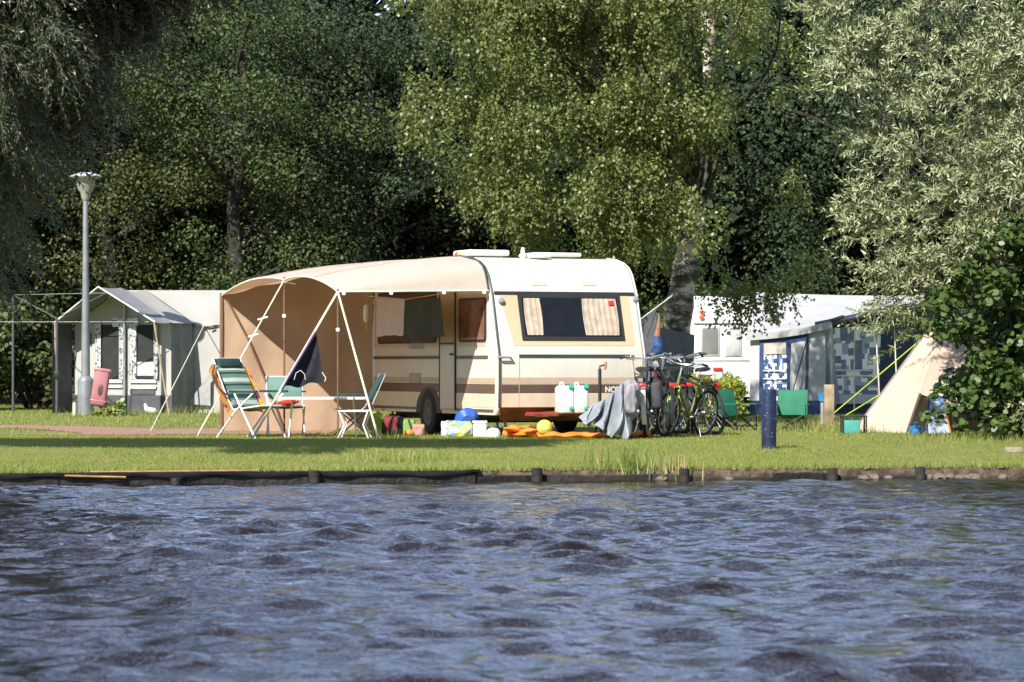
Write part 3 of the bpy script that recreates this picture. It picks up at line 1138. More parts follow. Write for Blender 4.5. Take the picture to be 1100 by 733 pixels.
# ------------------------------------------------------------------ the canopy on the door side
def fabric_two(name, outer, inner, trans, tcol):
    m, nt, b = nodes_of(name)
    g = nt.nodes.new('ShaderNodeNewGeometry')
    tc = nt.nodes.new('ShaderNodeTexCoord')
    nz = nt.nodes.new('ShaderNodeTexNoise')
    nz.inputs['Scale'].default_value = 2.5
    nz.inputs['Detail'].default_value = 5
    nt.links.new(tc.outputs['Object'], nz.inputs['Vector'])
    mx = nt.nodes.new('ShaderNodeMix')
    mx.data_type = 'RGBA'
    mx.inputs['A'].default_value = (*outer, 1)
    mx.inputs['B'].default_value = (*inner, 1)
    nt.links.new(g.outputs['Backfacing'], mx.inputs['Factor'])
    hs = nt.nodes.new('ShaderNodeHueSaturation')
    mr = nt.nodes.new('ShaderNodeMapRange')
    mr.inputs['To Min'].default_value = 0.88
    mr.inputs['To Max'].default_value = 1.08
    nt.links.new(nz.outputs['Fac'], mr.inputs['Value'])
    nt.links.new(mr.outputs[0], hs.inputs['Value'])
    nt.links.new(mx.outputs['Result'], hs.inputs['Color'])
    nt.links.new(hs.outputs[0], b.inputs['Base Color'])
    b.inputs['Roughness'].default_value = 0.85
    b.inputs['Specular IOR Level'].default_value = 0.15
    n2 = nt.nodes.new('ShaderNodeTexNoise')
    n2.inputs['Scale'].default_value = 3.5
    n2.inputs['Detail'].default_value = 5
    n2.inputs['Distortion'].default_value = 0.6
    nt.links.new(tc.outputs['Object'], n2.inputs['Vector'])
    bn = nt.nodes.new('ShaderNodeBump')
    bn.inputs['Strength'].default_value = 0.5
    bn.inputs['Distance'].default_value = 0.03
    nt.links.new(n2.outputs['Fac'], bn.inputs['Height'])
    nt.links.new(bn.outputs[0], b.inputs['Normal'])
    tr = nt.nodes.new('ShaderNodeBsdfTranslucent')
    tr.inputs['Color'].default_value = (*tcol, 1)
    ms = nt.nodes.new('ShaderNodeMixShader')
    ms.inputs[0].default_value = trans
    nt.links.new(b.outputs[0], ms.inputs[1])
    nt.links.new(tr.outputs[0], ms.inputs[2])
    nt.links.new(ms.outputs[0], nt.nodes['Material Output'].inputs['Surface'])
    return m


M_ROOF = fabric_two('canopy_roof_cloth', (0.55, 0.485, 0.415), (0.40, 0.25, 0.14), 0.24, (0.70, 0.42, 0.22))
M_TAN = mat('tan_canvas', (0.40, 0.285, 0.20), 0.9, var=.10, vscale=1.4, bump=.55, bscale=5, spec=.1, trans=0.08, tcol=(.5, .28, .15))
M_ROPE = mat('cream_guy_rope', (0.72, 0.66, 0.50), 0.8)
M_POLE = mat('brown_pole', (0.17, 0.095, 0.06), 0.5)

NEAR, MID, FAR = L(-2.15, 0.0, 1.935), L(-2.15, 2.3, 2.15), L(-2.15, 5.3, 1.99)
aw = thing('sun_canopy', L(-1.1, 2.4, 0), 'cream and tan sun canopy with scalloped edge, joined to the caravan door side', 'awning')


def rail(t):
    if t < 0.22:
        pts = [(-0.0, 1.97), (0.11, 2.20), (0.22, 2.31), (0.40, 2.385), (0.97, 2.455)]
        f = t / 0.22 * (len(pts) - 1)
        i = min(int(f), len(pts) - 2)
        f -= i
        y, z = (pts[i][k] * (1 - f) + pts[i + 1][k] * f for k in (0, 1))
        return L(-0.012, y, z)
    f = (t - 0.22) / 0.78
    return L(-0.012 + .03 * math.sin(math.pi * f), 0.97 + (CL - 0.15 - .97) * f, 2.465 - 0.02 * f)


def edge(t):
    t = max(0, (t - 0.12) / 0.88)
    if t < 0.43:
        f = t / 0.43
        p = NEAR.lerp(MID, f)
        return p + Vector((0, 0, 0.115 * max(0.0, math.sin(math.pi * f)) ** 0.8))
    f = (t - 0.43) / 0.57
    p = MID.lerp(FAR, f)
    return p + Vector((0, 0, 0.12 * max(0.0, math.sin(math.pi * f)) ** 0.8))


mb = MB()


def roof_pt(u, v):
    a, b = rail(u), edge(u)
    p = a.lerp(b, v)
    return p + Vector((0, 0, (0.10 * v * (1 - v) * 2 - 0.02 * math.sin(v * math.pi) * math.sin(u * 22)) * min(1, u * 4)))


mb.grid(roof_pt, 70, 16, flip=False)
roof = mb.build('roof', M_ROOF, aw, smooth=60, world=True)
for uu in (0.30, 0.53, 0.76):
    MB().tube([roof_pt(uu, k / 20) + Vector((0, 0, .006)) for k in range(21)], 0.005, 5).build('roof_seam', mat('seam_thread', (0.5, 0.42, 0.34), .9), roof, world=True)
mb = MB()
mb.tube([edge(t / 60) for t in range(61)], 0.014, 6)
mb.build('edge_piping', mat('cream_piping', (0.74, 0.66, 0.54), .8), roof, world=True)
mb = MB()
mb.tube([rail(t / 60) + Vector((-.004, 0, 0.004)) for t in range(31)], 0.014, 6)
mb.build('rail_seam', M_GREENTRIM, roof, world=True)
# far end wall
A0, A1 = L(-0.02, CL - 0.1, 2.42), FAR
mb = MB()
mb.grid(lambda u, v: A0.lerp(A1, u).lerp(Vector((A0.lerp(A1, u).x, A0.lerp(A1, u).y, 0.0)), v) + cA * (0.03 * math.sin(u * 9 + v * 2) * math.sin(v * 3.1) + .012 * math.sin(u * 23 - v * 4)) + Vector((0, 0, .07 * math.sin(math.pi * u) * (1 - v))), 40, 20, flip=True)
wall = mb.build('end_wall', M_TAN, aw, smooth=60, world=True)
mb = MB()
q = lambda u, v: A0.lerp(A1, u).lerp(Vector((A0.lerp(A1, u).x, A0.lerp(A1, u).y, 0.0)), v) - cA * 0.05
mb.tube([q(0.97, 0.04), q(0.83, .35), q(0.68, .75), q(0.60, 0.99)], 0.016, 6)
mb.build('diagonal_seam', M_POLE, wall, world=True)
for P_, rr in ((NEAR, 0.012), (MID, 0.014), (FAR, 0.03)):
    mb = MB().tube([P_ + Vector((0, 0, .04)), Vector((P_.x, P_.y, 0))], rr, 8)
    if P_ is not FAR:
        mb.box((P_.x, P_.y, P_.z - .5), (.05, .05, .05), 1, bev=.01)
    mb.build('pole', [M_POLE, M_WHITE], aw, world=True)


def rope(a, b, r, parent, m=None, sag=0.0, name='guy_rope'):
    a, b = Vector(a), Vector(b)
    pts = [a.lerp(b, k / 8) - Vector((0, 0, sag * math.sin(math.pi * k / 8))) for k in range(9)]
    mb_ = MB().tube(pts, r, 6)
    o = mb_.build(name, m or M_ROPE, parent, world=True)
    pg = MB().tube([b + Vector((0, 0, .05)), b - Vector((0, 0, 0.12))], 0.008, 6)
    pg.build('peg', M_STEEL, o, world=True)
    return o


rope(MID + Vector((0, 0, .0)), W(211, 470, 42.0), 0.010, aw)
rope_near = (NEAR.copy(), W(270, 473, 40.4))
rope(*rope_near, 0.016, aw)
rope(NEAR, W(406, 470, 40.7), 0.015, aw)
for a, b in ((0.25, .02), (.36, .03)):
    p = MID.lerp(W(211, 470, 42.0), a)
    MB().tube([p + Vector((-.07, 0, -.02)), p + Vector((.07, 0, 0.02))], 0.014, 6).build('rope_slider', M_WHITE, aw, world=True)
MB().tube([MID + Vector((-.02, 0, -.02)), MID + Vector((0.16, -.02, -.06))], 0.012, 6).build('pole_clip', M_WHITE, aw, world=True)
for t in (0.04, 0.35, 0.7, .97):
    p = NEAR.lerp(rail(0), t)
    MB().box(p + Vector((0, -.02, -.02)), (0.05, 0.03, 0.05), bev=.01).build('clip', M_WHITE, aw, world=True)
a, b = NEAR.lerp(rail(0), 0.0), rail(0)
MB().tube([a, b], 0.012, 6).build('hem_bar', mat('cream_piping', (0.74, 0.66, 0.54)), aw, world=True)
# little white lantern
p = L(-0.35, 4.0, 1.72)
root = thing('hanging_lantern', p - Vector((0, 0, .15)), 'small white lantern with yellow strap hanging against the canopy end wall', 'lantern')
mb = MB().lathe([(0.01, 0.13), (0.035, 0.12), (0.045, 0.05), (0.045, -0.08), (0.03, -0.12), (0.01, -.125)], (0, 0, 0.15), 12)
mb.build('lantern_body', M_WHITE, root)
MB().tube([(0, 0, 0.03), (0.01, 0, -0.12)], 0.014, 6).tube([(0, 0, .27), (0, 0, .5)], 0.005, 5).build('strap', mat('yellow_strap', (.6, .42, .05), .7), root)


# ------------------------------------------------------------------ washing under the canopy
def hanging_cloth(name, corners, m, label, cat, fold=0.03, nf=3.0, parent=None, group=None):
    """cloth hung from its top edge: corners tl, tr, br, bl in the place"""
    tl, tr, br, bl = [Vector(c) for c in corners]
    root = thing(name, (tl + tr) / 2, label, cat, group)
    nrm = (tr - tl).cross(bl - tl).normalized()
    sd = random.random() * 30
    b = MB()
    for s_ in (0.003, -0.003):
        b.grid(lambda u, v: tl.lerp(tr, u).lerp(bl.lerp(br, u), v) + nrm * (s_ + fold * v * math.sin(u * nf * 6.28 + sd) + fold * .6 * mnoise.noise((u * 3, v * 3, sd))) + Vector((0, 0, 0.02 * v * mnoise.noise((u * 4, 7, sd)))), 24, 16, flip=s_ > 0)
    b.build('cloth', m, root, smooth=70, world=True)
    return root


def sw(zx, zy, out):
    """point hanging `out` metres before the door side, from the enlarged view of that side"""
    px, py = 380 + zx / 3.189, 250 + zy / 3.187
    k = (px - 550) / FPX
    x0, y0 = C0.x - cU.x * out, C0.y - cU.y * out
    Y = (k * y0 - x0) / (cA.x - k * cA.y)
    return L(-out, Y, CAMZ + (392 - py) * (y0 + cA.y * Y) / FPX)


M_TOWEL = mat('grey_white_towel', (0.6, 0.55, 0.56), .95, var=.05, bump=.2, bscale=300, trans=.1)
M_DKGREEN = mat('dark_green_towel', (0.035, 0.05, 0.042), .95, var=.1, bump=.2, bscale=300)
o_ = 0.30
kx = lambda zx: zx
hanging_cloth('towel', (sw(80, 224, o_), sw(176, 230, o_), sw(172, 352, o_), sw(78, 356, o_)), M_TOWEL, 'pale grey towel hanging on the line in front of the caravan window', 'towel', 0.012, 1.2)
hanging_cloth('blanket', (sw(176, 230, o_ + .05), sw(296, 224, o_ + .05), sw(313, 352, o_ + .05), sw(168, 368, o_ + .05)), M_DKGREEN, 'dark green blanket hanging on the line beside the caravan door', 'blanket', 0.02, 1.4)
root = thing('washing_line', sw(20, 224, o_ + .02), 'thin cord under the canopy carrying the towel and the blanket', 'washing line')
MB().tube([sw(50, 218, o_ + .02), sw(176, 229, o_ + .02), sw(330, 205, o_ + .02)], 0.005, 5).build('cord', M_ROPE, root, world=True)

# dark cloth folded over the thick guy rope
ra, rb = rope_near
def on_rope(px):
    lo, hi = 0.0, 1.0
    for _ in range(40):
        t = (lo + hi) / 2
        p = ra.lerp(rb, t)
        x = 550 + p.x * FPX / p.y
        if x > px:
            lo = t
        else:
            hi = t
    return ra.lerp(rb, t)


p0, p1 = on_rope(339), on_rope(303)
root = thing('dark_cloth', p0, 'black cloth with a sunlit purple edge hung in a triangle over the thick guy rope', 'cloth')
mb = MB()
tipr = W(348, 409, p1.y + 0.25)
mb.grid(lambda u, v: p0.lerp(p1, v).lerp(p0.lerp(tipr, v), u) + Vector((0.0, 0.10 * math.sin(u * 3.1) * v + .02 * math.sin(u * 11 + v * 5) * v, (-0.02 * math.sin(u * math.pi) * v ** 4) + .02 * math.sin(u * 12) * v ** 6)), 20, 20)
cl = mb.build('cloth', mat('black_cloth', (0.014, 0.012, 0.022), .85, var=.3), root, smooth=70, world=True)
mb = MB()
mb.grid(lambda u, v: p0.lerp(p1, v) + Vector((-.014 + .028 * u * (1 - 0.3 * v), -.03 - .03 * math.sin(u * 3.1), -0.012 - 0.03 * u)), 4, 10, flip=True)
mb.build('sunlit_edge', mat('sunlit_purple', (0.19, 0.13, 0.27), .85), cl, smooth=70, world=True)  # purple strip puts the sunlit edge of the cloth into colour
mb = MB().tube([W(316, 408, p1.y - .05), W(318, 401, p1.y - .05), W(323, 398, p1.y - .05), W(327, 402, p1.y - .05), W(328, 408, p1.y - .05)], 0.004, 6)
mb.tube([W(346, 400, p1.y + .1), W(350, 406, p1.y + .1), W(349, 410, p1.y + .1)], 0.006, 6)
mb.build('white_cord', M_WHITE, cl, world=True)
# ------------------------------------------------------------------ trees and bushes
M_BARK = mat('brown_bark', (0.075, 0.06, 0.045), 0.95, var=.5, vscale=6, bump=1, bscale=14)


def limb(b, a, c, r0, r1, bend=0.25, n=7, k=6):
    a, c = Vector(a), Vector(c)
    ln = (c - a).length
    off = Vector((random.gauss(0, 1), random.gauss(0, 1), random.gauss(0, .5))) * ln * bend * 0.3
    pts, rs = [], []
    for i in range(n + 1):
        t = i / n
        w = math.sin(math.pi * t)
        pts.append(a.lerp(c, t) + off * w + Vector((0, 0, ln * 0.08 * w)))
        rs.append(r0 + (r1 - r0) * t)
    b.tube(pts, rs, k)
    return pts


def forest_tree(h, rad, seed, lm, n_blob, n_leaf, leaf, low):
    """crown of leafy boughs with gaps between them, over a forked trunk; returns the meshes"""
    global RNG
    RNG = np.random.default_rng(seed)
    random.seed(seed)
    root = thing('broadleaf_tree', (0, 0, 0), None, 'tree', 'trees of the wood behind the campsite')
    b = MB()
    tr = [Vector((0.15 * math.sin(i * 1.3 + seed), 0.15 * math.cos(i * 1.7), h * .8 * i / 7)) for i in range(8)]
    b.tube(tr, [0.24 * (1 - 0.8 * i / 7) + .02 for i in range(8)], 8)
    cz = (h + low) / 2
    pos, dirs = shell_points(n_blob, (rad, rad, (h - low) / 2), 0.35)
    pos[:, 2] += cz
    pos[:, :2] *= (1.08 - 0.22 * np.clip((pos[:, 2:3] - cz) / (h - cz), 0, 1) ** 2)
    Vs, Fs, o = [], [], 0
    for i in range(n_blob):
        c = pos[i]
        if i % 3 == 0:
            zb = max(low * .5, min(h * .75, c[2] - 1.2))
            limb(b, (0.1, 0, zb), c, 0.07, 0.02, k=5)
        br = RNG.uniform(0.55, 1.15)
        m = int(n_leaf * br ** 2 * RNG.uniform(0.5, 1.3))
        p, d = shell_points(m, (br * 1.2, br * 1.2, br * 0.75), 0.4)
        N = unit(d * 0.7 + np.array([0, 0, 0.45]) + RNG.normal(size=(m, 3)) * 0.55)
        v, f = leaf_quads(c + p, N, RNG.uniform(0.6, 1.25, m) * leaf, RNG.uniform(0.5, 0.9, m) * leaf)
        Vs.append(v), Fs.append(f + o)
        o += len(v)
    b.build('trunk', mat('dark_wood_bark', (0.028, 0.023, 0.019), .95, var=.5, vscale=6), root, smooth=50)
    fast_mesh('crown', np.concatenate(Vs), np.concatenate(Fs), lm, root)
    return root


LM_DEEP = leaf_mat('deep_green_leaves', (0.012, 0.026, 0.013), (0.076, 0.105, 0.044), (0.07, 0.11, 0.028), rough=0.55, trans=0.16, spec=0.2)
LM_BACK = leaf_mat('shade_darkened_leaves', (0.010, 0.022, 0.012), (0.036, 0.052, 0.024), (0.04, 0.06, 0.02), rough=0.6, trans=0.12, spec=0.15)  # darker leaf tones put the wood's deep shade into the colour
LM_MID = leaf_mat('mid_green_leaves', (0.018, 0.036, 0.013), (0.105, 0.130, 0.042), (0.095, 0.135, 0.025), rough=0.55, trans=0.16, spec=0.2)
LM_OLIVE = leaf_mat('olive_leaves', (0.026, 0.036, 0.013), (0.12, 0.125, 0.042), (0.115, 0.13, 0.025), rough=0.55, trans=0.16, spec=0.2)

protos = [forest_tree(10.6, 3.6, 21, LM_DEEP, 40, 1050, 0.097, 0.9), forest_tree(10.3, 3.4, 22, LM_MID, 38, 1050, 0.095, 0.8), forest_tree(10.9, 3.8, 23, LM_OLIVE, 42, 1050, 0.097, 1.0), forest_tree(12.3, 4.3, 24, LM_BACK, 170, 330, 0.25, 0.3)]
LABS = ['deep green broadleaf tree in the wood behind the campsite', 'mid green broadleaf tree in the wood behind the campsite', 'olive green broadleaf tree in the wood behind the campsite', 'dense shade-darkened tree far back in the wood behind the campsite']
first = [True] * 4
rt = random.Random(4)
tree_spots = [(-13.5, 73, 1), (-11.5, 77, 0), (-5.2, 77, 0), (-9.6, 75, 2), (-6.2, 71.5, 1), (-3.5, 74, 0), (8.8, 74, 0), (12.2, 74, 1), (16, 73, 0), (-17.5, 72, 0)]
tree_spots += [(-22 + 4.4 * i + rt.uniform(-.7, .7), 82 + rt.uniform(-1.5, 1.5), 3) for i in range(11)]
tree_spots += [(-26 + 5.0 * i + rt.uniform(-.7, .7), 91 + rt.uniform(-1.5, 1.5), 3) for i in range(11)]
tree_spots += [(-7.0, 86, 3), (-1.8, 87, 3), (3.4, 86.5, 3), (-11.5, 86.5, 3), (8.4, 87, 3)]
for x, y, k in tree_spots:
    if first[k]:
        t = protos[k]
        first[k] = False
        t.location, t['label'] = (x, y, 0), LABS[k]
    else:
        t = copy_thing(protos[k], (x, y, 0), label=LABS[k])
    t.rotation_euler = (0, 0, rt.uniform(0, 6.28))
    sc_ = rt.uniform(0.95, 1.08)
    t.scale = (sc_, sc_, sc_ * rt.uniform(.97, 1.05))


def bush_mesh(seed, rad, hh, lm, n_blob, n_leaf, leaf, name, cat, group, rnd=False):
    global RNG
    RNG = np.random.default_rng(seed)
    random.seed(seed)
    root = thing(name, (0, 0, 0), None, cat, group)
    b = MB()
    Vs, Fs, o = [], [], 0
    for i in range(n_blob):
        a = RNG.random() * 6.283
        r_ = rad * math.sqrt(RNG.random())
        z = hh * (0.12 + 0.8 * RNG.random()) * math.sqrt(max(0.05, 1 - (r_ / rad) ** 2 * .7))
        c = np.array([r_ * math.cos(a), r_ * math.sin(a), z])
        if i % 4 == 0:
            limb(b, (c[0] * .2, c[1] * .2, 0), c, 0.03, 0.01, k=5, n=5)
        br = RNG.uniform(0.16, 0.32) * rad
        m = int(n_leaf * RNG.uniform(.6, 1.3))
        p, d = shell_points(m, (br * 1.2, br * 1.2, br), 0.5)
        N = unit(d * 0.7 + np.array([0, 0, 0.5]) + RNG.normal(size=(m, 3)) * 0.5)
        P = c + p
        P[:, 2] = np.abs(P[:, 2]) + 0.03
        if rnd:
            v, f = leaf_hex(P, N, RNG.uniform(.6, 1.2, m) * leaf, RNG.uniform(.6, 1.1, m) * leaf)
        else:
            v, f = leaf_quads(P, N, RNG.uniform(.6, 1.2, m) * leaf, RNG.uniform(.5, .85, m) * leaf)
        Vs.append(v), Fs.append(f + o)
        o += len(v)
    b.build('stems', M_BARK, root)
    fast_mesh('foliage', np.concatenate(Vs), np.concatenate(Fs), lm, root)
    return root


shr = bush_mesh(31, 1.7, 2.6, LM_MID, 46, 230, 0.13, 'understorey_shrub', 'shrub', 'shrubs along the edge of the wood')
LSH = 'leafy green shrub at the shaded edge of the wood behind the tents'
for i, (x, y) in enumerate([(-12.6, 66.5), (-10.4, 68.5), (-7.6, 68), (-5.2, 68.6), (-2.8, 68.2), (-0.4, 69), (2.4, 68), (5, 69.5), (7.6, 70), (10.4, 69), (13, 68), (-15, 67)] + [(-15 + 3.1 * k, 77.5 + (k % 2)) for k in range(11)]):
    t = shr if i == 0 else copy_thing(shr)
    t.location, t['label'] = (x, y, -0.05), LSH
    t.rotation_euler = (0, 0, i * 1.7)
    s = 0.85 + 0.35 * ((i * 37) % 10) / 10
    t.scale = (s, s, s * (1.25 if y > 75 else 1.0))

# ---- the birch
RNG = np.random.default_rng(77)
random.seed(77)
BD = 52.0
birch = thing('birch_tree', W(735, 430, BD) * 1.0 - Vector((0, 0, W(735, 430, BD).z)), 'big weeping birch with white patched trunk behind the cream caravan', 'tree')


def birch_bark():
    m, nt, b = nodes_of('birch_bark')
    tc = nt.nodes.new('ShaderNodeTexCoord')
    mp = nt.nodes.new('ShaderNodeMapping')
    mp.inputs['Scale'].default_value = (1.2, 1.2, 2.6)
    n1 = nt.nodes.new('ShaderNodeTexNoise')
    n1.inputs['Scale'].default_value = 2.1
    n1.inputs['Detail'].default_value = 7
    n1.inputs['Roughness'].default_value = .65
    nt.links.new(tc.outputs['Object'], mp.inputs[0])
    nt.links.new(mp.outputs[0], n1.inputs['Vector'])
    r = nt.nodes.new('ShaderNodeValToRGB')
    r.color_ramp.elements[0].position = 0.42
    r.color_ramp.elements[0].color = (0.05, 0.042, 0.035, 1)
    r.color_ramp.elements[1].position = 0.56
    r.color_ramp.elements[1].color = (0.62, 0.55, 0.47, 1)
    e = r.color_ramp.elements.new(0.5)
    e.color = (0.24, 0.2, 0.17, 1)
    nt.links.new(n1.outputs['Fac'], r.inputs[0])
    nt.links.new(r.outputs[0], b.inputs['Base Color'])
    b.inputs['Roughness'].default_value = .85
    bp = nt.nodes.new('ShaderNodeBump')
    bp.inputs['Strength'].default_value = 1
    bp.inputs['Distance'].default_value = .04
    nt.links.new(n1.outputs['Fac'], bp.inputs['Height'])
    nt.links.new(bp.outputs[0], b.inputs['Normal'])
    return m


tb = MB()
bb_ = MB()
tp = [W(717, 447, BD), W(722, 400, BD), W(728, 340, BD), W(738, 280, BD), W(746, 225, BD), W(752, 150, BD), W(760, 60, BD), W(766, -30, BD), W(770, -90, BD)]
tp = catmull(tp, 5)
tb.tube(tp, [max(0.05, 0.33 - 0.27 * (i / (len(tp) - 1)) ** 0.8) * (1.0 + 0.08 * math.sin(i * 1.9)) for i in range(len(tp))], 14)
fork = W(741, 265, BD)
clumps = []
# boughs: where the light hangs of foliage are, and how deep they go
def lobe(n, px0, px1, py0, py1, dmin, dmax, shape=None):
    for _ in range(n):
        for _t in range(60):
            px, py = random.uniform(px0, px1), random.uniform(py0, py1)
            if shape is None or shape(px, py):
                break
        clumps.append(W(px, py, random.uniform(dmin, dmax)))


def left_lobe(px, py):
    # outer edge of the hanging left bough
    e = [(-260, 560), (-120, 470), (-40, 425), (40, 440), (110, 428), (170, 465), (215, 520), (250, 560)]
    x = np.interp(py, [a for a, _ in e], [b for _, b in e])
    return px > x + 12 and px < 600 - max(0, py - 60) * 0.06


def mid_lobe(px, py):
    x = np.interp(py, [-260, 60, 130, 180, 250, 285], [600, 600, 592, 600, 630, 668])
    return px > x and py < 285 + 15 * math.sin(px * .05)


lobe(54, 430, 620, -40, 248, 49.2, 51.2, left_lobe)
lobe(66, 590, 760, -40, 262, 48.8, 51.0, mid_lobe)
lobe(15, 700, 860, -30, 290, 53.2, 55.8, lambda px, py: py < 300 - abs(px - 770) * .12)
lobe(13, 760, 870, 150, 305, 53, 55)
lobe(26, 470, 880, -50, -10, 49.5, 54)
lobe(30, 520, 880, -40, 120, 53, 55)
Vs, Fs, o = [], [], 0
clumps = [c for c in clumps if not (c.y < 52.3 and 706 < 550 + c.x * FPX / c.y < 768 and 392 - (c.z - CAMZ) * FPX / c.y > 222)]
clumps = [c for i, c in enumerate(clumps) if not (550 + c.x * FPX / c.y > 762 and 392 - (c.z - CAMZ) * FPX / c.y > 130 and i % 6 > 0)]
clumps += [W(px, py, 52.6) for px, py in ((785, 303), (808, 308), (830, 305))]
for i, c in enumerate(clumps):
    if i % 3 == 0 and c.z > 4.9:
        base = tp[min(len(tp) - 1, max(14, int(14 + (c.z - 2.5) * 2.2)))]
        limb(bb_, base, c, 0.04, 0.010, k=5, bend=.35)
    ns = int(RNG.uniform(16, 34))
    for s_ in range(ns):
        q, _ = shell_points(1, (0.52, 0.52, 0.36), 0.55)
        st = np.array(c) + q[0]
        ln = RNG.uniform(0.25, 0.75)
        m = int(26 * ln / 0.5)
        t = RNG.random(m)
        sway = RNG.normal(size=2) * 0.14
        P = st + np.stack([sway[0] * t + RNG.normal(size=m) * 0.045, sway[1] * t + RNG.normal(size=m) * 0.045, -ln * t], -1)
        out = q[0] / np.linalg.norm(q[0])
        N = unit(RNG.normal(size=(m, 3)) * 0.75 + np.array([out[0] * .5, out[1] * .5, 0.55]))
        D = RNG.normal(size=(m, 3)) * 0.5 + np.array([0, 0, -1.0])
        v, f = leaf_quads(P, N, RNG.uniform(0.05, 0.085, m), RNG.uniform(0.04, 0.06, m), D)
        Vs.append(v), Fs.append(f + o)
        o += len(v)
tb.build('trunk', birch_bark(), birch, smooth=60, world=True)
bb_.build('branches', mat('dark_birch_branch', (0.035, 0.026, 0.022), .9), birch, smooth=60, world=True)
Vb = np.concatenate(Vs) - np.array(birch.location)
LM_BIRCH = leaf_mat('birch_leaves', (0.062, 0.088, 0.024), (0.23, 0.255, 0.085), (0.22, 0.28, 0.045), rough=0.4, trans=0.3)
fast_mesh('crown', Vb, np.concatenate(Fs), LM_BIRCH, birch)
print('birch leaves', o // 4)


# ---- willow sprays: curved twigs with narrow leaves on both sides
def willow_sprays(starts, dirs, lens, leaf, nl):
    Vs, Fs, o = [], [], 0
    stems = []
    for st, dr, ln in zip(starts, dirs, lens):
        st = np.array(st)
        dr = dr / np.linalg.norm(dr)
        sag = np.array([RNG.normal() * .12, RNG.normal() * .12, RNG.uniform(-0.35, 0.1)])
        m = int(nl * ln / 0.4)
        t = np.linspace(0.02, 1, m)[:, None]
        C = st + (dr * t + sag * t * t) * ln
        tan = unit(dr + 2 * sag * t)
        side = unit(np.cross(tan, RNG.normal(size=3) * .4 + np.array([0.3, -1, .4])))
        ang = np.arange(m)[:, None] * 2.4
        up = np.cross(side, tan)
        rd = side * np.cos(ang) + up * np.sin(ang)
        D = unit(tan * 0.8 + rd * 0.75)
        N = unit(rd * -0.5 + tan * 0.5 + RNG.normal(size=(m, 3)) * 0.35)
        L_ = leaf * RNG.uniform(.7, 1.15, m) * (1.05 - 0.55 * t[:, 0] ** 3)
        v, f = leaf_quads(C, N, L_, leaf * 0.21 * np.ones(m), D, fold=0.08)
        Vs.append(v), Fs.append(f + o)
        o += len(v)
        stems.append([Vector(C[0]), Vector(C[m // 2]), Vector(C[-1])])
    return np.concatenate(Vs), np.concatenate(Fs), stems


M_TWIG = mat('olive_twigs', (0.13, 0.10, 0.05), 0.8, var=.3)
LM_WILLOW = leaf_mat('silver_willow_leaves', (0.055, 0.085, 0.025), (0.30, 0.325, 0.13), (0.22, 0.28, 0.06), rough=0.38, trans=0.2, spec=0.45, back=(0.38, 0.40, 0.235))


def build_willow(name, label, trunk_base, boughs, per, leaf, lm, aim, spread, depth, core, lift=0.0, filler=0):
    """boughs: outlines of pixel points with a distance; sprays sprout along each bough"""
    root = thing(name, trunk_base, label, 'tree')
    b = MB()
    S, Dv, Ln = [], [], []
    for pts, r0, wd in boughs:
        P = catmull([Vector(p) for p in pts], 6)
        n = len(P)
        b.tube(P, [max(0.006, r0 * (1 - 0.9 * i / (n - 1))) for i in range(n)], 6)
        k = int(per * (1.9 if wd > .4 else 1) * sum((P[i + 1] - P[i]).length for i in range(n - 1)))
        for _ in range(k):
            t = 0.12 + 0.88 * random.random()
            i = min(n - 2, int(t * (n - 1)))
            p = P[i].lerp(P[i + 1], t * (n - 1) - i)
            tg = (P[i + 1] - P[i]).normalized()
            q, _d = shell_points(1, (wd, wd * 0.8, wd), .6)
            S.append(np.array(p) + q[0])
            Dv.append(np.array(tg) * 0.7 + np.array(aim) + q[0] / np.linalg.norm(q[0]) * spread + np.random.default_rng(len(S)).normal(size=3) * .22)
            Ln.append(random.uniform(0.22, 0.5))
    V, F, stems = willow_sprays(S, Dv, Ln, leaf, 24)
    b.build('trunk', M_BARK, root, world=True)
    tw = MB()
    for s in stems:
        tw.tube(s, [0.004, 0.003, 0.0015], 3, cap=False)
    tw.build('twigs', M_TWIG, root, world=True, smooth=0)
    fast_mesh('crown', V - np.array(root.location), F, lm, root)
    print(name, len(F))
    return root


RNG = np.random.default_rng(91)
random.seed(91)
T0 = W(1175, 440, 43.5)
T0.z = 0


def bg(pts):
    return [Vector((T0.x, T0.y, 0.9)) if p is None else W(*p) for p in pts]


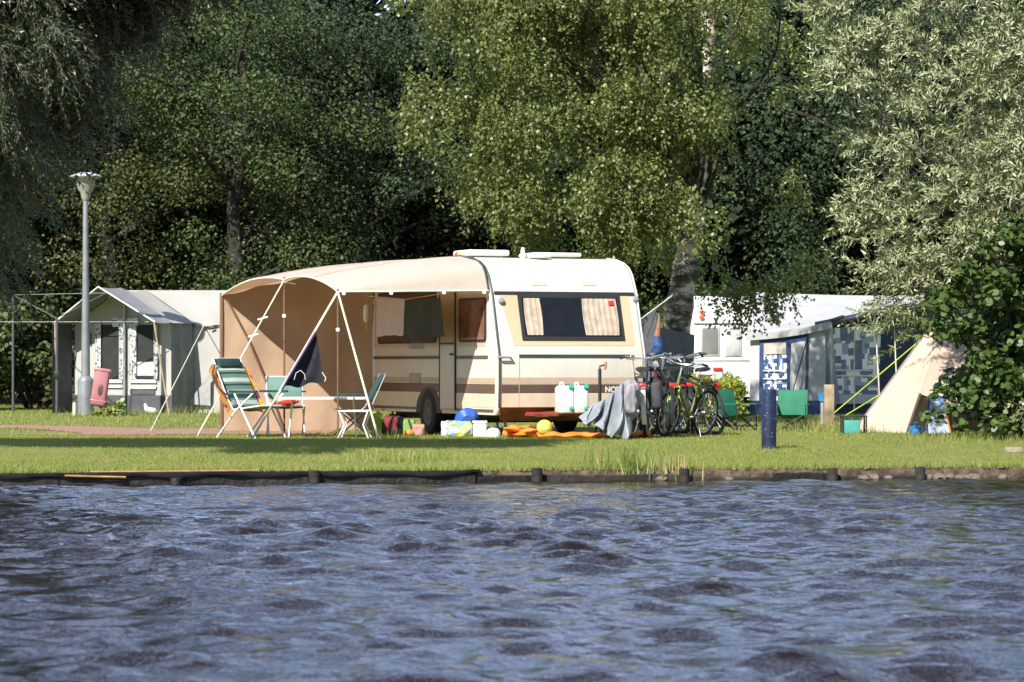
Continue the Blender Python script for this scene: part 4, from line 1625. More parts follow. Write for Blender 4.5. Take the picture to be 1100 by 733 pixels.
boughs = []
for pts in (
        [None, (1120, 330, 43), (1054, 240, 42.4), (1001, 215, 42), (941, 245, 41.8), (908, 243, 41.6)],
        [None, (1110, 300, 43), (1044, 200, 42.6), (986, 160, 42.3), (951, 195, 42), (926, 225, 41.9)],
        [None, (1100, 280, 43), (1034, 140, 42.8), (976, 95, 42.6), (926, 85, 42.2), (888, 98, 42)],
        [None, (1100, 250, 43), (1024, 80, 42.8), (966, 45, 42.5), (936, 55, 42.3), (898, 60, 42.2)],
        [None, (1100, 200, 43), (1024, 20, 43), (956, -10, 42.8), (916, 0, 42.6), (888, 20, 42.6)],
        [None, (1110, 180, 43), (1044, -30, 43), (996, -50, 43), (931, -40, 43)],
        [None, (1120, 340, 42.6), (1060, 280, 41.8), (1004, 275, 41.4), (971, 290, 41.2), (929, 285, 41.2)],
        [None, (1120, 350, 42.4), (1070, 310, 41.6), (1024, 300, 41.4), (986, 310, 41.3), (931, 328, 41.3)],
        [None, (1120, 300, 42), (1060, 270, 41.4), (1014, 285, 41.2), (976, 315, 41.1), (941, 352, 41.1)],
        [None, (1130, 310, 42), (1070, 285, 41.4), (1029, 300, 41.2), (991, 335, 41.1), (966, 362, 41.1)],
        [None, (1130, 300, 42), (1080, 210, 41.5), (1034, 200, 41.2), (996, 230, 41.2), (956, 270, 41.3)],
        [None, (1130, 250, 42), (1090, 130, 41.6), (1054, 80, 41.5), (1004, 100, 41.4), (981, 140, 41.4)],
        [None, (1140, 220, 42), (1100, 60, 41.6), (1064, 0, 41.5), (1014, -10, 41.4), (986, 20, 41.4)],
        [None, (1150, 200, 42), (1130, 20, 41.8), (1090, -60, 41.6), (1054, -80, 41.6)],
        [None, (1150, 280, 42), (1120, 170, 41.4), (1090, 150, 41.2), (1064, 180, 41.1), (1034, 230, 41.1)],
        [None, (1150, 260, 42), (1120, 90, 41.4), (1090, 60, 41.2), (1060, 90, 41.1), (1054, 140, 41.1)],
        [None, (1120, 180, 44), (1060, 60, 44), (994, 40, 44), (966, 110, 44), (936, 150, 44)],
        [None, (1120, 260, 44), (1064, 150, 44), (1004, 180, 44), (956, 240, 43.6)],
        [None, (1140, 330, 42), (1100, 260, 41.3), (1060, 250, 41.1), (1024, 270, 41)],
        [None, (1140, 200, 43), (1100, 110, 42.4), (1070, 20, 42.2), (1100, -40, 42)],
        [None, (1160, 300, 42), (1140, 150, 41.6), (1110, 160, 41.2), (1085, 220, 41.0)],
        [None, (1160, 390, 42), (1140, 400, 41.4), (1125, 420, 41.1), (1105, 450, 40.9)]):
    boughs.append((bg(pts), 0.045, 0.27))
wl = build_willow('willow_tree', 'silvery willow with bright narrow leaves leaning in over the right awning', T0, boughs, 16, 0.125, LM_WILLOW, (-0.30, -0.1, 0.6), 0.5, 0, 0)

# ---- dark alder bush below it
RNG = np.random.default_rng(55)
random.seed(55)
LM_ALDER = leaf_mat('dark_alder_leaves', (0.03, 0.06, 0.014), (0.095, 0.145, 0.036), (0.14, 0.2, 0.03), rough=0.4, trans=0.25, spec=.35)
ad = thing('alder_bush', (W(1110, 470, 42.8).x, 42.8, 0), 'dark green round-leaved alder bush at the right hiding part of the beige tent', 'bush')
b = MB()
Vs, Fs, o = [], [], 0


def alder_in(px, py):
    e = [(222, 1110), (245, 1062), (268, 1046), (285, 1028), (300, 1010), (330, 995), (345, 985), (375, 1015), (390, 1030), (405, 1005), (425, 1012), (445, 1045), (462, 1055), (476, 1060)]
    x = np.interp(py, [a for a, _ in e], [c for _, c in e])
    return px > x + 8


cl = []
while len(cl) < 300:
    px, py = random.uniform(985, 1230), random.uniform(225, 474)
    if alder_in(px, py):
        cl.append(W(px, py, random.uniform(40.6, 42.6)))
for c in [(1003, 424), (1012, 416), (998, 447), (1008, 449), (1020, 440), (1030, 455)]:
    cl.append(W(c[0], c[1], 41.6))
for i, c in enumerate(cl):
    if i % 2 == 0:
        limb(b, (ad.location.x + random.uniform(-.2, .2), 42.8, 0.0), c, 0.04, 0.008, k=5)
    m = int(RNG.uniform(45, 70)) if i < 300 else 14
    br = 0.2 if i < 300 else 0.08
    p, d = shell_points(m, (br * 1.15, br * 1.15, br), 0.6)
    P = np.array(c) + p
    P[:, 2] = np.maximum(P[:, 2], 0.06)
    N = unit(d * .4 + np.array([-.15, -0.35, 0.6]) + RNG.normal(size=(m, 3)) * .45)
    v, f = leaf_hex(P, N, RNG.uniform(.065, .115, m), RNG.uniform(.06, .105, m))
    Vs.append(v), Fs.append(f + o)
    o += len(v)
b.build('stems', M_BARK, ad, world=True)
fast_mesh('foliage', np.concatenate(Vs) - np.array(ad.location), np.concatenate(Fs), LM_ALDER, ad)

# ---- dark willow on the left bank, in its own shade; its boughs throw the band of shade on the lawn
RNG = np.random.default_rng(101)
random.seed(101)
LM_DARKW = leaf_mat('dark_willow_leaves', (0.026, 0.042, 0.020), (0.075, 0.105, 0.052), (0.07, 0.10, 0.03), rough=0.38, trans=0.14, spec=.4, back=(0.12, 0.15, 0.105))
TB = Vector((-10.2, 37.2, 0))


def sh(x, z, dy=0.0):
    """a spot high above the lawn whose shade falls on the band before the chairs"""
    return Vector((x, 39.5 - 0.977 * z + dy, z))


boughs = []
for x1, z1 in ((-2.9, 6.1), (-3.6, 6.4), (-4.4, 6.0), (-4.2, 6.7), (-5.2, 6.6), (-5.6, 6.9), (-6.4, 6.2), (-6.8, 6.9), (-7.6, 6.6), (-8.4, 6.9), (-8.8, 6.3), (-9.8, 6.8), (-10.6, 6.6), (-3.4, 5.7), (-4.8, 5.7), (-6, 5.7), (-7, 5.8), (-8, 5.8), (-3.2, 6.3), (-3.9, 6.1), (-4.9, 6.3), (-6, 6.4), (-7.2, 6.2), (-5.2, 5.9)):
  z1 = 5.55 + (z1 - 6.3) * 0.35
  for rep in range(2):
    dy = random.uniform(-.75, .75)
    e = sh(x1 + .3 * rep, z1 + random.uniform(-.15, .15), dy)
    boughs.append(([TB + Vector((0, 0, 1.5)), TB.lerp(e, .3) + Vector((0, 0, 2.4)), sh((TB.x + 2 * x1) / 3, z1 + .5, dy), sh((TB.x + 5 * x1) / 6 if x1 > -9 else x1 - .3, z1 + .25, dy), e], 0.10, 0.42))
for px, py in ((130, 20), (95, 60), (50, 110), (140, 45), (80, 130), (25, 180), (60, 180), (105, 110), (10, 250), (30, 235), (0, 90), (8, 300), (60, 60), (90, 20), (165, 5), (40, 30), (10, 30)):
    d = 38.45 / (1 + 0.000291 * (392 - py)) + random.uniform(-.45, .45)
    e = W(px, py, d)
    m_ = W(px - 55, py - 90, d)
    boughs.append(([TB + Vector((0, 0, 2.2)), TB.lerp(m_, .55) + Vector((0, 0, 1.2)), m_, W(px - 25, py - 45, d), e], 0.05, 0.36))
for px, py in ((15, 80), (70, 70), (30, 150)):
    d = 38.45 / (1 + 0.000291 * (392 - py)) - 1.9
    e, m_ = W(px, py, d), W(px - 55, py - 90, d + .3)
    boughs.append(([TB + Vector((0, 0, 2.2)), TB.lerp(m_, .55) + Vector((0, 0, 1.2)), m_, W(px - 25, py - 45, d), e], 0.03, 0.22))
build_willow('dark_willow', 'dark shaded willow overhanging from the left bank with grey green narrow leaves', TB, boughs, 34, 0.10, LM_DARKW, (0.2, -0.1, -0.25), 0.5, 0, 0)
# ------------------------------------------------------------------ camp furniture under the canopy
M_ALU = mat('white_tube', (0.72, 0.72, 0.70), 0.35, var=.05)
M_TEAL = mat('grey_green_cloth', (0.12, 0.22, 0.185), .85, var=.1, bump=.15, bscale=200)
M_DKTEAL = mat('dark_green_cloth', (0.015, 0.05, 0.045), .85, var=.15, bump=.15, bscale=200)  # dark green, lowered further to stand for the canopy's shade
M_WHITECL = mat('white_stripe_cloth', (0.5, 0.56, 0.52), .85, var=.06)
M_BLACKCL = mat('black_seat_cloth', (0.02, 0.022, 0.022), .85, var=.2)


def sling(b, a0, a1, b0, b1, sag, nu, nv, mi, nrm):
    """cloth between two rails a0-a1 and b0-b1; both faces"""
    a0, a1, b0, b1 = map(Vector, (a0, a1, b0, b1))
    for s_ in (0.004, -0.004):
        b.grid(lambda u, v: a0.lerp(a1, u).lerp(b0.lerp(b1, u), v) + nrm * (s_ - sag * math.sin(math.pi * v) * (0.6 + .4 * math.sin(math.pi * u))), nu, nv, mi, flip=s_ > 0)


# recliner: faces -Y of its own axes, back leaning to +Y
rec = thing('recliner_chair', (W(274, 470, 41.9).x, 41.9, gz(-3.6, 41.9)), 'striped green and white high-backed recliner chair at the left of the table', 'chair', rz=R(52))
HB_, SB_ = 1.04, 0.42
b = MB()
for sx in (-.27, .27):
    b.tube([(sx, -0.30, 0.43), (sx, 0.15, 0.38), (sx, 0.30, 0.62), (sx * .98, 0.52, 1.06)], 0.012, 8)
b.tube([(-.265, 0.52, 1.06), (.265, 0.52, 1.06)], .012, 8)
b.tube([(-.27, -0.30, 0.43), (.27, -0.30, 0.43)], .014, 8)
b.build('frame', M_ALU, rec)
for sx in (-.30, .30):
    MB().tube([(sx, -0.28, 0.0), (sx, -0.05, 0.36), (sx, 0.10, 0.60)], 0.014, 8).build('leg', M_ALU, rec)
    MB().tube([(sx, 0.42, 0.0), (sx, 0.08, 0.36), (sx, -0.24, 0.60)], 0.014, 8).build('leg', M_ALU, rec)
    MB().box((sx, -0.06, 0.625), (0.055, 0.50, 0.03), bev=.012).build('armrest', M_DKTEAL, rec)
sm = [M_TEAL, M_WHITECL, M_DKTEAL]
pat = [2, 2, 2, 0, 0, 1, 0, 2, 0, 0, 1, 1, 0, 2, 0, 0, 1, 0, 2, 2, 0, 1, 1, 0]
b = MB()
sling(b, (-.255, .17, .42), (.255, .17, .42), (-.25, .52, 1.055), (.25, .52, 1.055), -0.03, 6, 24, lambda i, j: pat[23 - j], Vector((0, -.87, .5)))
bk = b.build('backrest', sm, rec, smooth=70)
b = MB()
b.box((0, 0.475, 1.0), (0.44, 0.07, 0.14), rot=Matrix.Rotation(R(-28), 3, 'X'), bev=.03)
b.build('head_pillow', M_DKTEAL, bk)
b = MB()
sling(b, (-.255, -.29, .435), (.255, -.29, .435), (-.255, .17, .40), (.255, .17, .40), 0.03, 6, 16, lambda i, j: pat[j], Vector((0, 0, 1)))
b.build('seat', sm, rec, smooth=70)


def towel_mat():
    m, nt, b_ = nodes_of('patterned_towel')
    tc = nt.nodes.new('ShaderNodeTexCoord')
    n = nt.nodes.new('ShaderNodeTexNoise')
    n.inputs['Scale'].default_value = 9
    n.inputs['Detail'].default_value = 2
    nt.links.new(tc.outputs['Object'], n.inputs['Vector'])
    r = nt.nodes.new('ShaderNodeValToRGB')
    r.color_ramp.interpolation = 'CONSTANT'
    r.color_ramp.elements[0].color = (0.10, 0.05, 0.16, 1)
    r.color_ramp.elements[1].position = 0.38
    r.color_ramp.elements[1].color = (0.70, 0.26, 0.04, 1)
    for ps, c in ((0.5, (0.75, 0.42, 0.09)), (0.58, (0.66, 0.18, 0.03)), (0.66, (0.78, 0.55, 0.25))):
        e = r.color_ramp.elements.new(ps)
        e.color = (*c, 1)
    nt.links.new(n.outputs['Fac'], r.inputs[0])
    nt.links.new(r.outputs[0], b_.inputs['Base Color'])
    b_.inputs['Roughness'].default_value = .95
    return m


tw = thing('beach_towel', rec.location, 'orange patterned towel hanging behind the striped recliner back', 'towel', rz=R(52))
b = MB()
for s_ in (0, 0.012):
    b.grid(lambda u, v: Vector((-.40 + .80 * u, 0.565 - 0.36 * v + 0.03 * math.sin(u * 9) * v + s_ - 0.10 * (2 * abs(u - .5)) ** 2, 1.0 - 0.62 * v + .03 * math.sin(u * 6 + 1) * v - .10 * (2 * abs(u - .5)) ** 4)), 26, 20, flip=s_ == 0)
b.build('cloth', towel_mat(), tw, smooth=70)
M_STRAP = mat('dark_strap', (0.03, 0.03, 0.06), .8)
st = thing('shoulder_strap', rec.location, 'dark loop of strap hanging from the striped recliner frame', 'strap', rz=R(52))
MB().tube(catmull([(-.30, .45, .98), (-.40, .40, .85), (-.41, .30, .7), (-.34, .2, .58), (-.31, .1, .6)], 5), .012, 6).build('strap', M_STRAP, st)


def folding_chair(px, py, d, rz, cloth, seatm, legm, label, w=.46, sh_=.40, bh=.82, lean=.12, rail=None):
    p = W(px, py, d)
    t = thing('folding_chair', (p.x, d, gz(p.x, d)), label, 'chair', None, rz)
    h = w / 2
    b = MB()
    sling(b, (-h, .20, sh_ + .10), (h, .20, sh_ + .10), (-h, .20 + lean, bh), (h, .20 + lean, bh), -0.025, 6, 6, 0, Vector((0, -1, .2)))
    b.build('backrest', cloth, t, smooth=70)
    b = MB()
    sling(b, (-h, -.22, sh_), (h, -.22, sh_), (-h, .19, sh_ - .01), (h, .19, sh_ - .01), 0.03, 6, 6, 0, Vector((0, 0, 1)))
    b.build('seat', seatm, t, smooth=70)
    for sx in (-h - .015, h + .015):
        MB().tube([(sx, .24, 0), (sx, -.20, sh_ + .01)], .011, 7).build('leg', legm, t)
        MB().tube([(sx, -.24, 0), (sx, .20, sh_ + .03), (sx, .20 + lean, bh + .01)], .011, 7).build('leg', legm, t)
        MB().box((sx, -.02, sh_ + .20), (.04, .40, .022), bev=.008).build('armrest', M_DKTEAL, t)
    MB().tube([(-h, -.23, sh_), (h, -.23, sh_)], .011, 7).build('seat_rail', legm, t)
    MB().tube([(-h, .20 + lean, bh), (h, .20 + lean, bh)], .011, 7).build('back_rail', legm, t)
    return t


folding_chair(307, 470, 42.9, R(8), M_TEAL, M_BLACKCL, M_ALU, 'grey green folding chair standing behind the table, its back towards the canopy wall', bh=.80)
folding_chair(380, 470, 42.5, R(-78), M_DKTEAL, M_BLACKCL, mat('grey_tube', (0.2, 0.2, 0.2), .4, metal=.5), 'dark green folding chair at the right end of the table facing left', sh_=.36, bh=.83, lean=.2)

p = W(346, 470, 41.75)
tb_ = thing('folding_table', (p.x, 41.9, gz(p.x, 41.9)), 'low white folding table between the chairs under the canopy', 'table', rz=R(3))
b = MB()
pts = []
for cx, cy2, a0 in ((.52, .32, 0), (-.52, .32, 90), (-.52, -.32, 180), (.52, -.32, 270)):
    for k in range(5):
        a = R(a0 + k * 22.5)
        pts.append(Vector((cx + .08 * math.cos(a), cy2 + .08 * math.sin(a), 0.535)))
b.slab(pts, (0, 0, 1), 0.028)
top = b.build('table_top', mat('white_table', (0.72, 0.72, 0.70), .35, var=.04), tb_, smooth=30)
for sx in (-.45, .45):
    for sy in (-1, 1):
        MB().tube([(sx, -.30 * sy, 0), (sx * .9, .24 * sy, 0.505)], .012, 7).build('leg', M_ALU, tb_)
    MB().tube([(sx * .9, -.25, .5), (sx * .9, .25, .5)], .01, 6).build('cross_bar', M_ALU, tb_)
p = W(309, 438.5, 42.55)
rb = thing('red_bottle', (p.x, 42.60, gz(p.x, 42.6) + 0.40), 'red bottle lying on the seat of the grey green chair', 'bottle')
MB().lathe([(0.01, -.14), (.055, -.135), (.062, -.09), (.062, .05), (.045, .09), (.03, .11), (.032, .14), (.01, .145)], (0, 0, .066), 16, 0, Matrix.Rotation(R(86), 3, 'Y')).build('bottle', mat('red_plastic', (0.62, 0.045, 0.03), .35), rb)

p = W(381, 470, 41.3)
stl = thing('folding_stool', (p.x, 41.3, gz(p.x, 41.3)), 'small white folding stool with pale blue seat before the dark green chair', 'stool', rz=R(-4))
b = MB()
sling(b, (-.20, -.15, .36), (.20, -.15, .36), (-.20, .15, .36), (.20, .15, .36), .012, 6, 5, 0, Vector((0, 0, 1)))
b.build('seat', mat('pale_blue_cloth', (0.42, 0.55, 0.68), .8), stl, smooth=70)
for sy in (-.15, .15):
    MB().tube([(-.20, sy, .36), (.20, sy, .36)], .013, 7).build('seat_rail', M_ALU, stl)
    MB().tube([(-.19, sy, .355), (-.12, sy, 0.18), (-.20, sy * 1.1, 0)], .012, 7).build('leg', M_ALU, stl)
    MB().tube([(.19, sy, .355), (.13, sy, 0.18), (.20, sy * 1.1, 0)], .012, 7).build('leg', M_ALU, stl)


# ------------------------------------------------------------------ things lying under and before the caravan
def lumpy(name, px0, px1, py0, py1, d, m, label, cat, depth=None, square=.5, rough=.12, seed=0, mats=None, pick=None, part='body'):
    """soft bag or bundle: rounded block with dents and folds"""
    a, c = W(px0, py1, d), W(px1, py0, d)
    cx, w, h = (a.x + c.x) / 2, (c.x - a.x) / 2, (py1 - py0) * d / FPX
    dp = depth or w
    z0 = gz(cx, d)
    t = thing(name, (cx, d, z0), label, cat)
    bm = bmesh.new()
    bmesh.ops.create_icosphere(bm, subdivisions=4, radius=1)
    mb_ = MB()
    vv = []
    for v in bm.verts:
        q = v.co.copy()
        q = Vector([math.copysign(abs(k) ** square, k) for k in q])
        s = 1 + rough * mnoise.noise(q * 1.8 + Vector((seed, 0, 0))) * 1.5 + rough * .8 * (0.5 - abs(mnoise.noise(q * 3.4 + Vector((0, seed, 0)))))
        vv.append(Vector((q.x * w * s, q.y * dp * s, h * .5 + q.z * h * .5 * (s if q.z > 0 else 1))))
    mb_.add(vv, [[v.index for v in f.verts] for f in bm.faces])
    bm.free()
    if pick:
        mb_.m = [pick(sum((mb_.v[i] for i in f), Vector()) / len(f), w, h) for f in mb_.f]
    mb_.build(part, mats or m, t, smooth=50)
    return t


CM = lambda n, c, **k: mat(n, c, k.pop('rough', .75), **k)
lumpy('lime_lump', 399, 411, 445, 470, 42.6, CM('lime_yellow_green', (0.34, 0.45, 0.06)), 'lime green lump standing by the canopy end, left of the red bag', 'bag', seed=1)  # soft lump of even yellow-green by the canopy end
lumpy('holdall', 411, 433, 450, 471, 42.6, CM('dark_red_cloth', (0.16, 0.018, 0.02)), 'dark red and black holdall on the grass left of the caravan wheel', 'bag', seed=2, mats=[CM('dark_red_cloth', (0.16, 0.018, 0.02)), M_BLACKCL], pick=lambda c, w, h: 1 if (c.x > w * .45 or c.z < h * .3) else 0)
lumpy('crate_cover', 433, 446, 453, 471, 42.5, CM('leaf_green_plastic', (0.20, 0.34, 0.10)), 'green plastic tub between the red bag and the caravan wheel', 'tub', square=.35, rough=.05, seed=3)
lumpy('orange_ball', 434, 445, 463, 471, 42.1, CM('orange_plastic', (0.75, 0.25, 0.04), rough=.4), 'small orange ball in front of the green tub', 'ball', square=1, rough=.02, seed=4)
lumpy('pink_bag', 443, 456, 458, 471, 42.3, CM('dusty_pink_cloth', (0.44, 0.25, 0.20)), 'dusty pink bag leaning against the caravan wheel', 'bag', square=.4, seed=5)
lumpy('carrier_bag', 474, 484, 454, 471, 42.0, CM('white_bag', (0.66, 0.68, 0.72), rough=.4), 'white carrier bag with blue stripes just right of the caravan wheel', 'bag', square=.4, seed=6, mats=[CM('white_bag', (0.66, 0.68, 0.72), rough=.4), CM('blue_print', (0.08, 0.2, 0.5), rough=.4)], pick=lambda c, w, h: 1 if (c.x > 0.1 * w and (c.z / h * 5) % 1 > .5) else 0)
lumpy('yellow_bag', 482, 506, 454, 471, 41.9, CM('yellow_bag', (0.72, 0.58, 0.08), rough=.4), 'yellow carrier bag with pale blue print under the caravan door', 'bag', square=.45, rough=.2, seed=7, mats=[CM('yellow_bag', (0.72, 0.58, 0.08), rough=.4), CM('pale_blue_print', (0.25, 0.5, 0.66), rough=.4), CM('white_print', (0.7, 0.7, 0.66), rough=.4)], pick=lambda c, w, h: (1 if mnoise.noise(c * 12) > .12 else 2 if mnoise.noise(c * 9 + Vector((5, 0, 0))) > .2 else 0))
p = W(502, 452, 41.85)
t = thing('blue_basin', (p.x, 41.95, p.z - .10), 'blue washing-up basin tilted on top of the yellow bag', 'basin')
Mb = Matrix.Rotation(R(-24), 3, 'Y') @ Matrix.Rotation(R(-62), 3, 'X')
MB().lathe([(0.005, -.045), (.10, -.045), (.15, .045), (.165, .05), (.16, .058), (.142, .048), (.09, -.03), (.005, -.03)], (0, 0, .10), 22, 0, Mb, cap=False).build('basin', CM('blue_plastic', (0.03, 0.11, 0.5), rough=.35), t)
p = W(515.5, 470, 41.8)
t = thing('white_box', (p.x, 41.8, gz(p.x, 41.8)), 'white plastic storage box with a lid on the grass before the caravan', 'box')
MB().box((0, 0, .105), (.18, .16, .20), bev=.02).build('tub', M_WHITE, t)
MB().box((0, 0, .215), (.20, .18, .03), bev=.01).build('lid', M_WHITE, t)
p = W(530, 470, 41.75)
t = thing('white_bowl', (p.x, 41.7, gz(p.x, 41.7)), 'white bowl turned upside down beside the white storage box', 'bowl')
MB().lathe([(.105, 0), (.11, .02), (.10, .08), (.07, .125), (.03, .14), (.005, .142)], (0, 0, 0), 22).build('bowl', mat('grey_white_plastic', (0.6, 0.61, 0.62), .4), t)
lumpy('orange_tarpaulin', 546, 577, 457, 470, 41.4, CM('orange_tarp', (0.80, 0.22, 0.03), rough=.45), 'crumpled orange tarpaulin on the grass left of the yellow ball', 'tarpaulin', depth=.25, square=.7, rough=.45, seed=8)
p = W(585, 470, 41.2)
t = thing('yellow_ball', (p.x, 41.2, gz(p.x, 41.2)), 'pale yellow ball lying on the orange mat before the caravan', 'ball')
bm = bmesh.new()
bmesh.ops.create_uvsphere(bm, u_segments=24, v_segments=14, radius=.105)
mb = MB()
mb.add([v.co + Vector((0, 0, .15)) for v in bm.verts], [[v.index for v in f.verts] for f in bm.faces])
bm.free()
mb.m = [1 if abs(mnoise.noise((sum((mb.v[i] for i in f), Vector()) / len(f)) * 9)) < .07 else 0 for f in mb.f]
mb.build('ball', [CM('pale_yellow_rubber', (0.75, 0.68, 0.12), rough=.45), CM('green_yellow_rubber', (0.45, 0.55, 0.12), rough=.45)], t)


def flat_roll(px0, px1, py0, py1, d, label):
    a, c = W(px0, py1, d), W(px1, py0, d)
    t = thing('orange_mat', ((a.x + c.x) / 2, d, gz((a.x + c.x) / 2, d)), label, 'mat')
    w, h = (c.x - a.x) / 2, (py1 - py0) * d / FPX
    n = 24
    b_ = MB()
    pts, rs = [], []
    for i in range(n + 1):
        u = -1 + 2 * i / n
        pts.append((u * w, .03 * math.sin(u * 4), h * .5 + .008 * math.sin(u * 9)))
        rs.append(h * .5 * (1 + .18 * math.sin(u * 13 + px0)))
    b_.tube(pts, rs, 10)
    for v in b_.v:
        v.y *= 2.4
    b_.build('mat', CM('orange_tarp', (0.80, 0.22, 0.03), rough=.45), t)


flat_roll(574, 655, 463, 470.5, 41.25, 'long flat folded orange mat lying under the caravan drawbar')
flat_roll(670, 698, 463, 470.5, 41.5, 'short folded orange mat on the grass in front of the bicycles')


def jerrycan(px, label, first_=None):
    p = W(px, 447.5, 41.35)
    if first_ is not None:
        return copy_thing(first_, (p.x, 41.35, first_.location.z), label=label)
    t = thing('jerrycan', (p.x, 41.35, 0.335), label, 'jerrycan', 'white water cans on the caravan drawbar', R(18))
    b_ = MB()
    prof = [(0, -.09), (.17, -.09)]
    bm_ = bmesh.new()
    out = [(-.092, 0), (.092, 0), (.092, .31), (.055, .365), (-.06, .365), (-.092, .33)]
    va = [bm_.verts.new((x, -.13, z)) for x, z in out]
    vb = [bm_.verts.new((x, .13, z)) for x, z in out]
    bm_.faces.new(va)
    bm_.faces.new(vb[::-1])
    for i in range(6):
        j = (i + 1) % 6
        bm_.faces.new((va[j], va[i], vb[i], vb[j]))
    bmesh.ops.recalc_face_normals(bm_, faces=bm_.faces[:])
    bmesh.ops.bevel(bm_, geom=bm_.edges[:], offset=.022, segments=3, affect='EDGES', profile=.5)
    bm_.verts.index_update()
    b_.add([v.co for v in bm_.verts], [[v.index for v in f.verts] for f in bm_.faces])
    bm_.free()
    b_.build('can', mat('milky_plastic', (0.74, 0.75, 0.72), .4, var=.04, trans=.15, tcol=(.7, .72, .7)), t, smooth=50)
    MB().tube([(-.03, -.06, .36), (-.03, -.04, .40), (-.03, .06, .40), (-.03, .09, .36)], .014, 8).build('handle', M_WHITE, t)
    gm = mat('green_cap', (0.02, 0.34, 0.20), .45)
    MB().lathe([(.035, 0), (.036, .035), (.01, .04)], (.055, -.115, .335), 14, 0, Matrix.Rotation(R(50), 3, 'X')).build('cap', gm, t)
    MB().lathe([(.03, 0), (.03, .03), (.012, .035), (.012, .06), (.004, .062)], (.055, -.125, .06), 12, 0, Matrix.Rotation(R(90), 3, 'X')).build('tap', gm, t)
    return t


j1 = jerrycan(606, 'left white jerrycan with green cap standing on the caravan drawbar')
jerrycan(622, 'right white jerrycan with green cap, between its twin and the jockey wheel handle', j1)

# grey tarpaulin thrown over the hitch
c = W(660, 470, 40.95)
tp_ = thing('grey_tarpaulin', (c.x, 41.0, gz(c.x, 41.0)), 'crumpled grey tarpaulin thrown over the caravan hitch beside the bicycles', 'tarpaulin')
b = MB()
_rx = [632, 639, 648, 655, 662, 668, 675, 682, 687]
_ry = [439, 433, 430, 425, 418, 411, 408, 409, 415]
_hx = [624, 632, 641, 650, 657, 664, 671, 679, 688]
_hy = [449, 459, 455, 465, 470, 466, 472, 461, 448]


def tarp(u, v, side):
    """cloth hanging from an uneven ridge, pleats opening towards the hem"""
    k = np.linspace(0, 1, 9)
    a = W(np.interp(u, k, _rx), np.interp(u, k, _ry), 41.0)
    h = W(np.interp(u, k, _hx), np.interp(u, k, _hy), 41.0)
    p_ = a.lerp(h, v)
    w = u * 5.5 + .55 * v * math.sin(u * 5) + (3.3 if side > 0 else 0)
    pl = abs(mnoise.noise((w, v * .8, 5 + side))) * 2 - .45
    p2 = abs(mnoise.noise((w * 2.3, v * 1.7, 9 + side))) - .25
    cr = mnoise.noise((u * 14, v * 6, 3)) * .5
    ends = min(1, u * 6, (1 - u) * 6)
    out = (.05 + .24 * v ** .7) * (.35 + .65 * ends) * (1 + .9 * pl + .5 * p2 * v) + .02 * cr
    if v < .02:
        out *= .2
    p_ += Vector((.09 * (pl - .2) * v + .03 * cr * v, -side * out, -.05 * pl * v + .02 * cr))
    p_.z = max(p_.z, gz(p_.x, p_.y) + .004)
    return p_


b.grid(lambda u, v: tarp(u, v, 1), 80, 36, flip=True)
b.grid(lambda u, v: tarp(u, v, -1), 60, 24)
b.build('cloth', mat('grey_tarp_cloth', (0.23, 0.25, 0.28), .5, var=.15, vscale=3, bump=.15, bscale=26), tp_, world=True, smooth=55)


